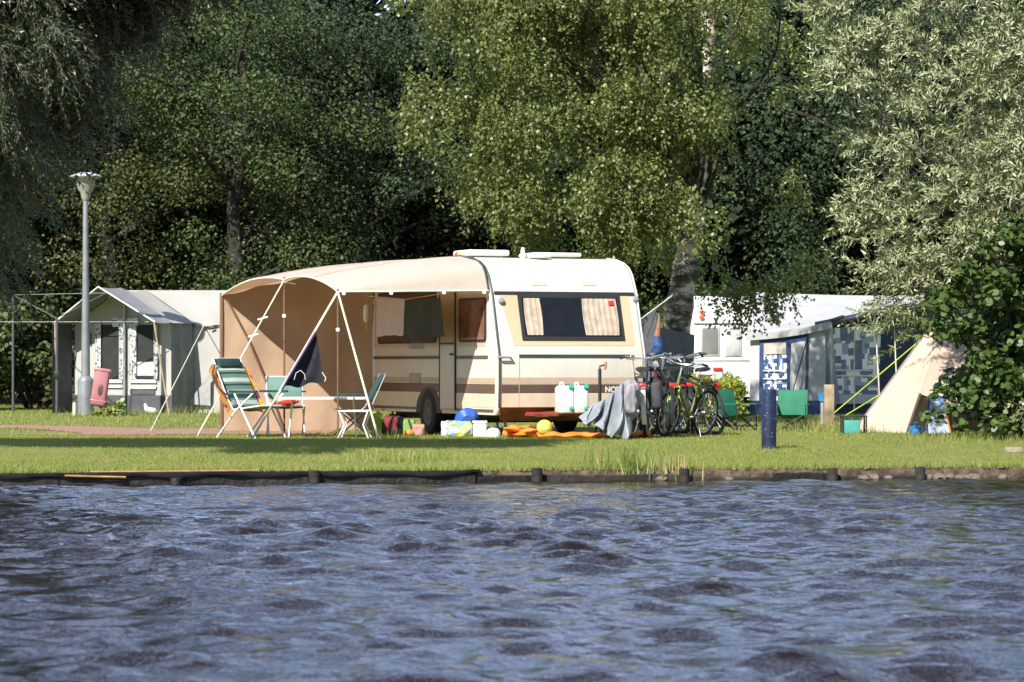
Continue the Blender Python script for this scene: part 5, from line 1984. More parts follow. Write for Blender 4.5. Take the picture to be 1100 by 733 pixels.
# ------------------------------------------------------------------ bicycles
def bicycle(px, d, rz, frame_col, label, seat_col=(0.02, .02, .02), guard=None, light=False, low=False, steer=0.0, lean=5, basket=False, pannier=False, child=1.0, fork_col=None, post_m=None):
    p = W(px, 470, d)
    t = thing('bicycle', (p.x, d, gz(p.x, d)), label, 'bicycle', 'bicycles parked beside the caravan', rz)
    t.rotation_euler = (R(lean), 0, rz)
    t.rotation_mode = 'XYZ'
    t.scale = (child,) * 3
    fm = mat('bike_paint_%02d%02d%02d' % tuple(int(c_ * 99) for c_ in frame_col), frame_col, .3, var=.05)
    fk = mat('bike_fork_%02d%02d%02d' % tuple(int(c_ * 99) for c_ in (fork_col or frame_col)), fork_col or frame_col, .3, var=.05)
    Rr, F, BB, ST, HT, HB2 = (-.52, 0, .34), (.55, 0, .34), (-.07, 0, .29), (-.25, 0, .80), (.35, 0, .90), (.385, 0, .74)
    b_ = MB()
    b_.tube([HB2, BB], .022, 8)
    b_.tube([HT, HB2], .022, 8)
    b_.tube([BB, ST], .017, 8)
    if low:
        b_.tube([(.37, 0, .82), (.15, 0, .55), (-.13, 0, .42)], .017, 8)
    else:
        b_.tube([(.355, 0, .87), (-.23, 0, .75)], .018, 8)
    for s_ in (-.06, .06):
        b_.tube([Vector(BB) + Vector((0, s_ * .5, 0)), Vector(Rr) + Vector((0, s_, 0))], .011, 6)
        b_.tube([(-.22, s_ * .3, .74), Vector(Rr) + Vector((0, s_, 0))], .010, 6)
    b_.build('frame', fm, t)
    Ms = Matrix.Rotation(steer, 3, 'Z')
    hc = Vector((.36, 0, 0))

    def stv(q):
        q = Vector(q)
        return Ms @ (q - hc) + hc
    b_ = MB()
    for s_ in (-.055, .055):
        b_.tube([stv((.39, s_ * .8, .73)), stv((.43, s_, .60)), stv((.55, s_, .34))], .014, 7)
    b_.tube([stv((.39, -.05, .735)), stv((.39, .05, .735))], .016, 7)
    fko = b_.build('fork', fk, t)
    b_ = MB()
    b_.tube([stv((.35, 0, .89)), stv((.33, 0, 1.02)), stv((.38, 0, 1.06))], .014, 8)
    b_.tube(catmull([stv(q) for q in ((.16, -.31, 1.08), (.26, -.27, 1.10), (.36, -.12, 1.07), (.38, 0, 1.06), (.36, .12, 1.07), (.26, .27, 1.10), (.16, .31, 1.08))], 4), .011, 7)
    for s_ in (-1, 1):
        b_.tube([stv((.28, s_ * .27, 1.085)), stv((.36, s_ * .24, 1.06)), stv((.38, s_ * .13, 1.045))], .006, 5)
    hb_ = b_.build('handlebar', M_CHROME, t)
    for s_ in (-1, 1):
        MB().tube([stv((.145, s_ * .315, 1.077)), stv((.25, s_ * .275, 1.10))], .018, 8).build('grip', M_TRIM, hb_)
    bl = MB()
    bl.lathe([(.005, -.02), (.03, -.015), (.034, .01), (.01, .022)], stv((.33, .17, 1.10)), 12)
    bl.build('bell', M_CHROME, hb_)
    for c_, st_ in ((Rr, False), (F, True)):
        c_ = Vector(c_)
        fn = stv if st_ else Vector
        wt = MB().tube([fn(c_ + Vector((.318 * math.cos(a), 0, .318 * math.sin(a)))) for a in [2 * math.pi * k / 36 for k in range(36)]], .022, 7, closed=True)
        wo = wt.build('wheel', M_TYRE, t)
        rm = MB().tube([fn(c_ + Vector((.289 * math.cos(a), 0, .289 * math.sin(a)))) for a in [2 * math.pi * k / 36 for k in range(36)]], .011, 6, closed=True)
        rm.build('rim', M_CHROME, wo)
        sp = MB()
        for k in range(20):
            a = 2 * math.pi * k / 20
            a2 = a + (.9 if k % 2 else -.9)
            sp.tube([fn(c_ + Vector((.02 * math.cos(a2), .025 * (1 if k % 4 < 2 else -1), .02 * math.sin(a2)))), fn(c_ + Vector((.285 * math.cos(a), 0, .285 * math.sin(a))))], .0018, 3, cap=False)
        sp.tube([fn(c_ + Vector((0, -.06, 0))), fn(c_ + Vector((0, .06, 0)))], .022, 8)
        sp.build('spokes', M_STEEL, wo)
    if guard:
        gm_ = mat('mudguard_%02d%02d' % (int(guard[0] * 99), int(guard[2] * 99)), guard, .35)
        for c_, st_, a0, a1 in ((Rr, False, 40, 205), (F, True, -5, 130)):
            fn = stv if st_ else Vector
            g = MB()
            for rr, fl in ((.352, False), (.348, True)):
                g.grid(lambda u, v: fn(Vector(c_) + Vector((rr * math.cos(R(a0 + (a1 - a0) * u)), -.03 + .06 * v, (rr + .012 * math.sin(v * math.pi)) * math.sin(R(a0 + (a1 - a0) * u))))), 18, 4, flip=fl)
            g.build('mudguard', gm_, t)
    MB().tube([ST, (-.275, 0, .89)], .013, 8).build('seat_post', post_m or M_CHROME, t)
    s = MB()
    prof = [(-.16, .085, .0), (-.12, .098, .012), (-.05, .085, .008), (.03, .045, 0), (.10, .026, 0), (.15, .015, -.012)]
    rings = []
    for x, w_, z in prof:
        rings.append([(-.275 + x, w_ * math.cos(k * math.pi / 4), .905 + z + (.03 if math.sin(k * math.pi / 4) > 0 else .022) * math.sin(k * math.pi / 4)) for k in range(8)])
    vs_ = [q for r_ in rings for q in r_]
    fs_ = [(i * 8 + k, i * 8 + (k + 1) % 8, (i + 1) * 8 + (k + 1) % 8, (i + 1) * 8 + k) for i in range(5) for k in range(8)] + [tuple(range(7, -1, -1)), tuple(40 + k for k in range(8))]
    s.add(vs_, fs_)
    s.build('saddle', mat('saddle_%02d' % int(seat_col[0] * 99), seat_col, .5), t, smooth=60)
    b_ = MB().tube([(-.07, -.06, .29), (-.07, .06, .29)], .02, 8)
    b_.lathe([(.085, -.003), (.09, 0), (.085, .003)], (-.07, -.05, .29), 20, 0, Matrix.Rotation(R(90), 3, 'X'))
    b_.tube([(-.07, -.07, .29), (.02, -.075, .15)], .009, 6).tube([(-.07, .07, .29), (-.16, .075, .43)], .009, 6)
    cr_ = b_.build('crankset', M_STEEL, t)
    for s_, q in ((-1, (.02, -.12, .15)), (1, (-.16, .12, .43))):
        MB().box(q, (.09, .085, .024), bev=.006).build('pedal', M_TRIM, cr_)
    b_ = MB()
    for s_ in (-.05, .05):
        b_.tube([(-.20, s_, .735), (-.70, s_, .735), (-.72, s_ * .8, .72)], .007, 6)
        b_.tube([(-.52, s_ * 1.5, .35), (-.56, s_, .735)], .006, 6)
    for x in (-.3, -.42, -.55, -.69):
        b_.tube([(x, -.05, .735), (x, .05, .735)], .006, 6)
    b_.build('rear_rack', M_TRIM if frame_col[1] < .3 else M_STEEL, t)
    b_ = MB().box((-.735, 0, .70), (.035, .095, .05), bev=.012)
    b_.build('rear_light', M_RED, t)
    if light:
        MB().lathe([(.01, -.05), (.03, -.04), (.04, .01), (.042, .03), (.01, .032)], stv((.42, 0, .98)), 14, 0, Matrix.Rotation(R(90), 3, 'Y')).build('headlight', [M_CHROME], t)
    if pannier:
        for s_ in (-1, 1):
            pb = MB()
            pb.box((-.52, s_ * .17, .56), (.30, .14, .36), bev=.05, seg=3)
            pb.build('pannier', mat('grey_pannier_cloth', (0.045, 0.048, 0.055), .8, var=.2), t)
    MB().tube([(-.18, .06, .30), (-.14, .20, .012)], .008, 6).build('kickstand', M_STEEL, t)
    return t


bicycle(696, 41.9, R(85), (0.05, 0.05, 0.06), 'bicycle seen from behind with cream rear mudguard and grey panniers, leftmost of the bicycles', guard=(0.66, 0.61, 0.46), pannier=True, lean=-3)
bicycle(709, 42.3, R(96), (0.02, 0.02, 0.025), 'black bicycle with red rear light and black mudguards, second from the left of the bicycles', guard=(0.02, .02, .02), lean=5, steer=.25)
bicycle(735, 42.1, R(236), (0.13, 0.17, 0.04), 'bicycle with lime green fork and pale saddle pointing its front wheel at the water', seat_col=(.55, .5, .48), steer=.05, lean=-9, fork_col=(0.36, 0.58, 0.07), post_m=M_WHITE, child=.93)
bicycle(715, 43.0, R(262), (0.10, 0.02, 0.03), 'dark maroon bicycle facing the water, half hidden behind the lime green one', lean=7, steer=.35, light=True)
bicycle(752, 43.2, R(112), (0.03, 0.03, 0.035), 'dark bicycle with a pink seat post at the far right of the bicycles', lean=-8, steer=.3, post_m=mat('pink_post', (.75, .08, .3), .4))
bicycle(699, 43.4, R(76), (0.05, 0.06, 0.09), 'dark blue bicycle deep in the cluster behind the one with panniers', lean=4, steer=.5)
bicycle(726, 43.8, R(100), (0.22, 0.23, 0.25), 'silver framed bicycle at the back of the cluster, only partly visible', lean=-5, steer=-.4, guard=(0.03, .03, .03))
bicycle(686, 42.9, R(82), (0.03, 0.03, 0.03), 'black bicycle between the cream caravan and the one with panniers', lean=5, steer=.3)
bicycle(741, 43.5, R(90), (0.02, 0.025, 0.03), 'black bicycle standing straight behind the lime green one', lean=-3, steer=-.3, guard=(.02, .02, .02))
# orange reflector cap on the green bike's head
lumpy('bike_bag', 671, 684, 412, 444, 40.75, CM('mauve_cloth', (0.27, 0.25, 0.28)), 'mauve grey cloth bag on top of the grey tarpaulin beside the leftmost bicycle', 'bag', seed=12, square=.6, rough=.25).location.z += 0.33

# blue windsock on a thin pole behind the bicycles
p = W(706, 440, 46)
t = thing('windsock_pole', (p.x, 46, 0), 'blue windsock with orange tip on a thin pole behind the bicycles', 'windsock')
pole = MB().tube([(0.02, 0, 0), (0.02, 0, 1.72)], .010, 6).build('pole', M_GREY, t)
b = MB()
b.tube([(0, -.03, 1.05), (-.01, -.035, 1.15), (.01, -.03, 1.27), (-.005, -.03, 1.39)], [.05, .085, .08, .05], 10)
b.build('sock', mat('blue_sock', (0.015, 0.07, 0.20), .7, var=.5, vscale=12), t)  # sock and tip colours lowered to stand for the shade here
MB().tube([(-.005, -.03, 1.39), (.02, -.03, 1.55), (.025, -.02, 1.68)], [.045, .03, .012], 8).build('sock_tip', mat('orange_sock', (0.32, 0.14, 0.07), .7, var=.3), t)

# dark grey shelter cloth behind the bicycles
t = thing('grey_shelter', W(718, 440, 50) * 1.0, 'dark grey canvas shelter in the shade between the caravan and the birch', 'shelter')
t.location.z = 0
b = MB()
g_ = lambda px, py, d: W(px, py, d)
b.slab([g_(688, 452, 49.6), g_(709, 452, 49.0), g_(705, 329, 49.4), g_(688, 342, 50.0)], (-.2, -1, 0), .02)
b.slab([g_(712, 452, 49.0), g_(744, 452, 50.2), g_(746, 360, 50.4), g_(709, 352, 49.2)], (.2, -1, 0), .02)
b.build('canvas', mat('dark_grey_canvas', (0.085, 0.085, 0.095), .85, var=.15), t, world=True, smooth=0)
MB().tube([g_(686, 345, 49.4), g_(722, 318, 49.3)], .012, 6).build('ridge_pole', M_STEEL, t, world=True)

# ------------------------------------------------------------------ yellow-green hedge
RNG = np.random.default_rng(41)
random.seed(41)
hd = thing('clipped_hedge', W(766, 440, 49) * 1.0, 'low yellow green hedge between the bicycles and the white caravan', 'hedge')
hd.location.z = 0
b = MB()
Vs, Fs, o = [], [], 0
for i in range(95):
    px = random.uniform(736, 797)
    top = np.interp(px, [735, 750, 765, 780, 792, 798], [408, 399, 397, 404, 400, 412])
    py = random.uniform(top + 3, 448)
    c = W(px, py, random.uniform(48.4, 49.6))
    if i % 4 == 0:
        limb(b, (c.x, 49, 0), c, .015, .005, k=5, n=4)
    m = int(RNG.uniform(45, 70))
    q, dd = shell_points(m, (.13, .13, .11), .6)
    N = unit(dd * .5 + np.array([0, -.2, .6]) + RNG.normal(size=(m, 3)) * .5)
    v, f = leaf_quads(np.array(c) + q, N, RNG.uniform(.04, .075, m), RNG.uniform(.03, .05, m))
    Vs.append(v), Fs.append(f + o)
    o += len(v)
b.build('stems', mat('brown_twig', (.08, .06, .04), .9), hd, world=True)
fast_mesh('foliage', np.concatenate(Vs) - np.array(hd.location), np.concatenate(Fs), leaf_mat('yellow_green_leaves', (0.12, 0.16, 0.02), (0.36, 0.36, 0.05), (.4, .42, .05), rough=.45, trans=.3), hd)

# ------------------------------------------------------------------ white caravan and blue-grey awning behind
M_WCAR = mat('white_caravan_paint', (0.62, 0.62, 0.62), .4, var=.04, vscale=1.5)
D2 = 64.0
o2 = W(743, 445, D2)
wc = thing('caravan', (o2.x, D2, 0), 'white caravan with square grey windows half hidden behind the hedge and birch', 'caravan', rz=R(4))
k2 = D2 / FPX


def cx2(px):
    return (px - 743) * k2


def cz2(py):
    return CAMZ + (392 - py) * k2


bm = bmesh.new()
W2, H2, L2 = 2.05, cz2(318), 4.6
out = [(0.0, .32), (-.02, .5), (-.02, 1.75), (0.10, 2.25), (0.30, H2), (L2 - .3, H2), (L2, 2.2), (L2, .32)]
va = [bm.verts.new((0, y, z)) for y, z in out]
vb = [bm.verts.new((W2, y, z)) for y, z in out]
bm.faces.new(va)
bm.faces.new(vb[::-1])
for i in range(len(out)):
    j = (i + 1) % len(out)
    bm.faces.new((va[j], va[i], vb[i], vb[j]))
rim = [e for e in bm.edges if abs(e.verts[0].co.x - e.verts[1].co.x) < 1e-6]
bmesh.ops.bevel(bm, geom=rim, offset=.09, segments=4, affect='EDGES', profile=.5)
bmesh.ops.recalc_face_normals(bm, faces=bm.faces[:])
bm.verts.index_update()
mb = MB()
mb.add([v.co for v in bm.verts], [[v.index for v in f.verts] for f in bm.faces])
bm.free()
mb.build('body', M_WCAR, wc, smooth=35)


def wpan(name, px0, px1, py0, py1, m, off=.02, parent=None, bev=.02):
    x0, x1, z1, z0 = cx2(px0), cx2(px1), cz2(py0), cz2(py1)
    b_ = MB().box(((x0 + x1) / 2, -.02 - off / 2 + .01, (z0 + z1) / 2), (x1 - x0, off + .02, z1 - z0), bev=min(bev, off * .5))
    return b_.build(name, m, parent or wc)


M_PALEG = mat('pale_grey_panel', (0.50, 0.51, 0.53), .5)
wpan('gutter', 745, 812, 346.5, 348, M_PALEG, .03)
f_ = wpan('window', 752.5, 773, 350.5, 382.5, M_PALEG, .02)
wpan('pane', 754, 771.5, 352.5, 381, mat('grey_window_blind', (0.20, 0.20, 0.19), .15, var=.2, vscale=2), .028, f_)
f_ = wpan('window', 779, 796.5, 349.5, 383, M_PALEG, .02)
wpan('pane', 780.5, 795, 351, 382, mat('pale_window_blind', (0.52, 0.52, 0.53), .2), .028, f_)
for py in (335.5, 341):
    MB().lathe([(.045, 0), (.05, .01), (.01, .02)], (cx2(753.5), -.02, cz2(py)), 14, 0, Matrix.Rotation(R(90), 3, 'X')).build('red_reflector', mat('red_orange_lens', (.7, .12, .05), .4), wc)
wpan('tail_lamp', 766, 776, 395, 398.5, M_RED, .03)
wpan('lower_panel', 746, 808, 386, 388, M_PALEG, .014)
MB().lathe([(.19, -.09), (.3, -.09), (.32, 0), (.3, .09), (.19, .09)], (.12, 2.6, .32), 20, 0, Matrix.Rotation(R(90), 3, 'Y')).build('wheel', M_TYRE, wc)
MB().lathe([(.19, -.09), (.3, -.09), (.32, 0), (.3, .09), (.19, .09)], (W2 - .12, 2.6, .32), 20, 0, Matrix.Rotation(R(90), 3, 'Y')).build('wheel', M_TYRE, wc)

M_AWG = mat('pale_grey_canvas', (0.40, 0.40, 0.40), .85, var=.06, vscale=2, trans=.06, tcol=(.5, .5, .5))
M_AWW = mat('white_canvas', (0.47, 0.47, 0.475), .85, var=.05, vscale=2)
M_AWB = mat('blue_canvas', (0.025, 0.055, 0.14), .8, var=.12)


def block_print():
    m, nt, b_ = nodes_of('blue_block_curtain')
    tc = nt.nodes.new('ShaderNodeTexCoord')

    def layer(sx, sz, thr, seed):
        mp = nt.nodes.new('ShaderNodeMapping')
        mp.inputs['Scale'].default_value = (sx, 0.0, sz)
        mp.inputs['Location'].default_value = (seed, seed * 2, seed * .7)
        nt.links.new(tc.outputs['UV'], mp.inputs[0])
        fl = nt.nodes.new('ShaderNodeVectorMath')
        fl.operation = 'FLOOR'
        nt.links.new(mp.outputs[0], fl.inputs[0])
        wnz = nt.nodes.new('ShaderNodeTexWhiteNoise')
        nt.links.new(fl.outputs[0], wnz.inputs['Vector'])
        gt = nt.nodes.new('ShaderNodeMath')
        gt.operation = 'GREATER_THAN'
        gt.inputs[1].default_value = thr
        nt.links.new(wnz.outputs['Value'], gt.inputs[0])
        return gt
    last = None
    for (sx, sz, thr, sd, col) in ((9, 12, .62, 3.1, (.22, .29, .42)), (8, 9, .72, 8.6, (.03, .06, .16)), (12, 13, .78, 5.4, (.05, .10, .22))):
        g = layer(sx, sz, thr, sd)
        mx = nt.nodes.new('ShaderNodeMix')
        mx.data_type = 'RGBA'
        if last is None:
            mx.inputs['A'].default_value = (.80, .78, .76, 1)
        else:
            nt.links.new(last.outputs['Result'], mx.inputs['A'])
        mx.inputs['B'].default_value = (*col, 1)
        nt.links.new(g.outputs[0], mx.inputs['Factor'])
        last = mx
    nt.links.new(last.outputs['Result'], b_.inputs['Base Color'])
    b_.inputs['Roughness'].default_value = .35
    # the pattern lies on the curtain through its own UV map (u across, v up)
    sep = [n for n in nt.nodes if n.type == 'MAPPING']
    for n in sep:
        n.inputs['Scale'].default_value = (n.inputs['Scale'].default_value[0], n.inputs['Scale'].default_value[2], 0)
    return m


M_BLOCK = block_print()


def uv_quad(b, name, m, parent, nu=12, nv=12):
    o = b.build(name, m, parent, world=True, smooth=70)
    uv = o.data.uv_layers.new(name='UVMap')
    k = 0
    vals = []
    for pl in o.data.polygons:
        for vi in pl.vertices:
            i, j = divmod(vi, nv + 1)
            vals += [i / nu, j / nv]
    uv.data.foreach_set('uv', vals)
    return o


K = W(885, 445, 60.5)
K.z = 0
AL = W(806, 445, 61.2)
AL.z = 0
AR = Vector((K.x + .62 * 4.4, K.y + .78 * 4.4, 0))
an = thing('awning', K, 'pale grey and blue caravan awning with printed curtains behind the green chairs', 'awning')
dl = (AL - K).normalized()
dr = (AR - K).normalized()


def LF(px, py):
    """spot on the awning's left front wall"""
    k = (px - 550) / FPX
    t = (k * K.y - K.x) / (dl.x - k * dl.y)
    p_ = K + dl * t
    p_.z = CAMZ + (392 - py) * p_.y / FPX
    return p_


def RF(px, py):
    k = (px - 550) / FPX
    t = (k * K.y - K.x) / (dr.x - k * dr.y)
    p_ = K + dr * t
    p_.z = CAMZ + (392 - py) * p_.y / FPX
    return p_


nl = Vector((dl.y, -dl.x, 0))
nl = nl if nl.y < 0 else -nl
nr = Vector((dr.y, -dr.x, 0))
nr = nr if nr.y < 0 else -nr


def facepan(fn, n_, pts, m, name, parent, off, wav=0.0):
    b_ = MB()
    P_ = [fn(*q) + n_ * off for q in pts]
    b_.grid(lambda u, v: P_[0].lerp(P_[1], u).lerp(P_[3].lerp(P_[2], u), v) + n_ * (wav * math.sin(u * 17 + v * 3) * v), 12, 12)
    return b_, parent


def pan(fn, n_, pts, m, name, parent=None, off=.004, wav=0.0, uv=False):
    b_, _ = facepan(fn, n_, pts, m, name, parent, off, wav)
    if uv:
        return uv_quad(b_, name, m, parent or an)
    return b_.build(name, m, parent or an, world=True, smooth=70)


# left front
lw = pan(LF, nl, ((806, 357), (887, 350), (887, 446), (806, 446)), M_AWW, 'front_wall', wav=.03)
pan(LF, nl, ((806, 430.5), (887, 430.5), (887, 447), (806, 447)), M_AWB, 'wall_skirt', lw, .045)
pan(LF, nl, ((817, 359), (869, 358), (869, 368), (817, 368)), M_AWB, 'blue_header', lw, .05)
pan(LF, nl, ((817, 366), (822, 366), (821, 432), (816.5, 432)), M_AWB, 'blue_edge', lw, .055)
pan(LF, nl, ((846, 366), (850, 366), (850, 424), (846.5, 424)), M_AWB, 'blue_edge', lw, .055)
pan(LF, nl, ((868, 358), (869.6, 358), (868.5, 431), (867, 431)), M_AWB, 'blue_edge', lw, .055)
wv = pan(LF, nl, ((822, 371), (846, 369), (846.5, 419), (821, 419)), M_BLOCK, 'door_curtain', lw, .05, .015, uv=True)
pan(LF, nl, ((822, 369), (846, 368), (846, 380), (822, 381)), mat('beige_blind', (.45, .40, .36), .6), 'door_blind', wv, .075)
pan(LF, nl, ((821, 418), (847, 418), (847, 424), (820, 424)), M_AWB, 'blue_edge', lw, .055)
for yy in (398.5, 407):
    MB().tube([LF(822, yy) + nl * .09, LF(846, yy) + nl * .09], .012, 5).build('white_bar', M_WHITE, lw, world=True)
pan(LF, nl, ((851, 369), (867, 366), (866, 428), (850, 428)), M_AWW, 'rolled_panel', lw, .06, .03)
b = MB().tube([LF(869, 362) + nl * .06, LF(857, 431) + nl * .4], .012, 5)
b.build('guy_rope', M_TRIM, an, world=True)
# right gable, deep in shade behind its porch
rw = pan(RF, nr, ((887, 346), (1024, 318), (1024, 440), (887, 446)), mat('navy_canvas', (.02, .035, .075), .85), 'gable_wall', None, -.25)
pan(RF, nr, ((884, 346), (893, 344), (899, 432), (886, 446)), M_AWG, 'corner_curtain', None, .03, .05)
wv = pan(RF, nr, ((892, 353), (956, 350), (953, 424), (897, 424)), M_BLOCK, 'window_curtain', rw, -.20, .02, uv=True)
for yy in (398, 404):
    MB().tube([RF(898, yy) - nr * .17, RF(944, yy) - nr * .17], .014, 5).build('white_bar', M_WHITE, rw, world=True)
pan(RF, nr, ((898, 424), (953, 424), (953, 434), (899, 434)), M_AWW, 'white_skirt', rw, -.19)
for x0_, x1_ in ((913, 906), (936, 934), (956, 953)):
    MB().tube([RF(x0_, 352) + nr * .1, RF(x1_, 442) + nr * .25], .012, 5).build('white_cord', M_ROPE, an, world=True)
MB().tube([RF(886, 347) + nr * .12, RF(1023, 318) + nr * .12], .05, 8).build('porch_beam', mat('dark_blue_beam', (.05, .06, .09), .6), an, world=True)
MB().tube([RF(886, 346) + nr * .12, RF(888, 446) + nr * .12], .03, 8).build('corner_pole', M_STEEL, an, world=True)
# roof: from eave up to the ridge, sagging a little
e0, e1 = LF(804, 359) + nl * .12, RF(886, 346) + nr * .2 + nl * .10
r1 = RF(1024, 317) + nr * .2
r0 = W(808, 314, 63.9)
b = MB()
b.grid(lambda u, v: e0.lerp(e1, u).lerp(r0.lerp(r1, u), v) - Vector((0, 0, .10 * math.sin(math.pi * v) * (1 - .5 * u) + .04 * math.sin(math.pi * u) + .018 * math.sin(u * 26 - v * 14) * (1 - u) * math.sin(math.pi * v))), 30, 16)
b.grid(lambda u, v: e0.lerp(e1, u) + Vector((0, 0, -.04 * math.sin(math.pi * u) - .13 * v)) + nl * .01, 20, 2, flip=True)
b.build('roof', M_AWG, an, world=True, smooth=60)
MB().tube([e1 + Vector((0, 0, .02)), e1 + Vector((0.25, .3, .10))], .04, 6).build('roof_bundle', M_TRIM, an, world=True)

# ------------------------------------------------------------------ beige tent at the right
M_BTENT = mat('beige_tent_canvas', (0.52, 0.40, 0.315), .88, var=.06, vscale=1.6, bump=.08, bscale=180, trans=.08, tcol=(.55, .4, .25))
apx = W(1024, 318, 46.0)
bl_, bm_, br_, bk_ = W(917, 467, 45.6), W(974, 469, 44.6), W(1120, 470, 45.0), W(1010, 458, 48.0)
for q in (bl_, bm_, br_, bk_):
    q.z = 0.0
bt = thing('beige_tent', (apx.x, 46, 0), 'plain beige tent with a steep pitched side, partly hidden by the alder bush', 'tent')


def tri(b_, p0, p1, p2, n=14, bulge=0.0, nrm=Vector((0, 0, 0)), seed=0):
    """triangle with a slightly billowing surface: p0 apex"""
    b_.grid(lambda u, v: p0.lerp(p1.lerp(p2, u), v) + nrm * (bulge * math.sin(math.pi * u) * v * (1 - .4 * v) + .012 * math.sin(u * 15 + seed) * v), n, n)


b = MB()
nf = (bm_ - apx).cross(bl_ - apx).normalized()
nf = nf if nf.y < 0 else -nf
tri(b, apx, bl_, bm_, 16, -.04, nf)
fl0 = W(996, 424, 45.1)
tri(b, fl0 + Vector((.0, .05, .0)), bm_ + Vector((.02, .25, 0)), W(1000, 469, 45.3), 8, 0, nf, 2)
up = apx.lerp(bm_, .72)
tri(b, apx, up, br_, 16, -.05, nf, 3)
tri(b, apx, br_, bk_, 8)
tri(b, apx, bk_, bl_, 8)
b.build('canvas', M_BTENT, bt, world=True, smooth=50)
MB().tube([apx, bl_], .018, 6).build('edge_seam', mat('violet_grey_seam', (.20, .16, .17), .8), bt, world=True)
MB().tube([up, bm_ + Vector((0, -.01, 0))], .022, 6).build('door_seam', mat('dark_brown_seam', (.09, .06, .05), .8), bt, world=True)
MB().tube([apx + Vector((0, 0, .06)), (apx.x, apx.y, 0)], .022, 8).build('pole', M_STEEL, bt, world=True)
M_LIME = mat('lime_rope', (0.50, 0.62, 0.06), .6)
rope(apx.lerp(bl_, .32), W(875, 461.5, 46.8), .008, bt, M_LIME)
rope(apx.lerp(bl_, .72), W(883, 462, 46.6), .008, bt, M_LIME)

# blue gas bottle
p = W(984, 467, 43.0)
t = thing('gas_bottle', (p.x, 43.0, gz(p.x, 43.0) + .02), 'round blue gas bottle at the foot of the beige tent', 'gas bottle')
MB().lathe([(.02, 0), (.085, .0), (.095, .02), (.097, .07), (.085, .105), (.04, .12), (.01, .122)], (0, 0, 0), 22).build('bottle', mat('blue_gas_paint', (0.02, 0.20, 0.46), .35), t)
MB().lathe([(.02, .115), (.022, .15), (.035, .152), (.035, .17), (.01, .172)], (0, 0, 0), 12).build('valve', mat('blue_gas_paint', (0.02, 0.20, 0.46), .35), t)
# pale blue folded board
p = W(1006, 467, 43.9)
t = thing('folding_board', (p.x, 43.9, gz(p.x, 43.9)), 'pale blue folding board with a blue top standing beside the gas bottle', 'board')
bw = lambda px, py: W(px, py, 43.9 + (470 - py) * .004)
b = MB()
b.slab([bw(994, 469), bw(1021, 469), bw(1016, 431), bw(997, 431)], (0, -1, .1), .025)
b.build('panel', mat('pale_blue_panel', (0.33, 0.40, 0.56), .5, var=.05), t, world=True, smooth=0)
b = MB()
b.slab([bw(996, 432), bw(1017, 431), bw(1016, 427), bw(997, 427)], (0, -1, .1), .05)
b.build('top_edge', mat('blue_top_edge', (.04, .16, .42), .5), t, world=True, smooth=0)
b = MB()
b.tube([bw(994.5, 469) + Vector((0, -.02, 0)), bw(997, 430) + Vector((0, -.02, 0))], .012, 6)
b.build('edge_strip', mat('navy_strip', (.03, .04, .12), .6), t, world=True)
b = MB()
b.tube([bw(1021.5, 469), bw(1016.5, 445)], .016, 6)
b.build('orange_strip', mat('orange_strip', (.65, .22, .05), .6), t, world=True)

# black frame with a teal box
p = W(917, 467, 44.2)
t = thing('storage_frame', (p.x, 44.2, gz(p.x, 44.2)), 'small black table frame left of the beige tent with a teal box in it', 'frame')
b = MB()
b.box((0, 0, .25), (.36, .30, .018), bev=.004)
b.build('top', M_TRIM, t)
for sx in (-.165, .165):
    for sy in (-.13, .13):
        MB().box((sx, sy, .12), (.022, .022, .24)).build('leg', M_TRIM, t)
t2 = thing('teal_box', (p.x - .04, 44.17, gz(p.x, 44.2)), 'translucent teal box standing inside the small black table frame', 'box')
MB().box((0, 0, .10), (.24, .20, .19), bev=.02).build('box', mat('teal_plastic', (0.10, 0.42, 0.38), .3, trans=.2, tcol=(.1, .5, .4)), t2)

# wooden post and blue cup
p = W(890.5, 463, 46)
t = thing('wooden_post', (p.x, 46, gz(p.x, 46)), 'weathered square wooden post on the lawn right of the green chairs', 'post')
MB().box((0, 0, .32), (.145, .145, .74), bev=.012).build('post', mat('weathered_wood', (0.30, 0.23, 0.15), .85, var=.3, vscale=5, bump=.5, bscale=30), t)
p = W(883.5, 428, 47.5)
t = thing('blue_tap_stand', (p.x, 47.5, 0), 'bright blue bucket on a grey stand just left of the wooden post', 'bucket')
MB().lathe([(.05, .42), (.07, .52), (.075, .53)], (0, 0, 0), 14).build('bucket', mat('bright_blue_plastic', (.03, .28, .6), .4), t)
MB().tube([(0, 0, 0), (0, 0, .43)], .03, 8).build('stand', M_GREY, t)


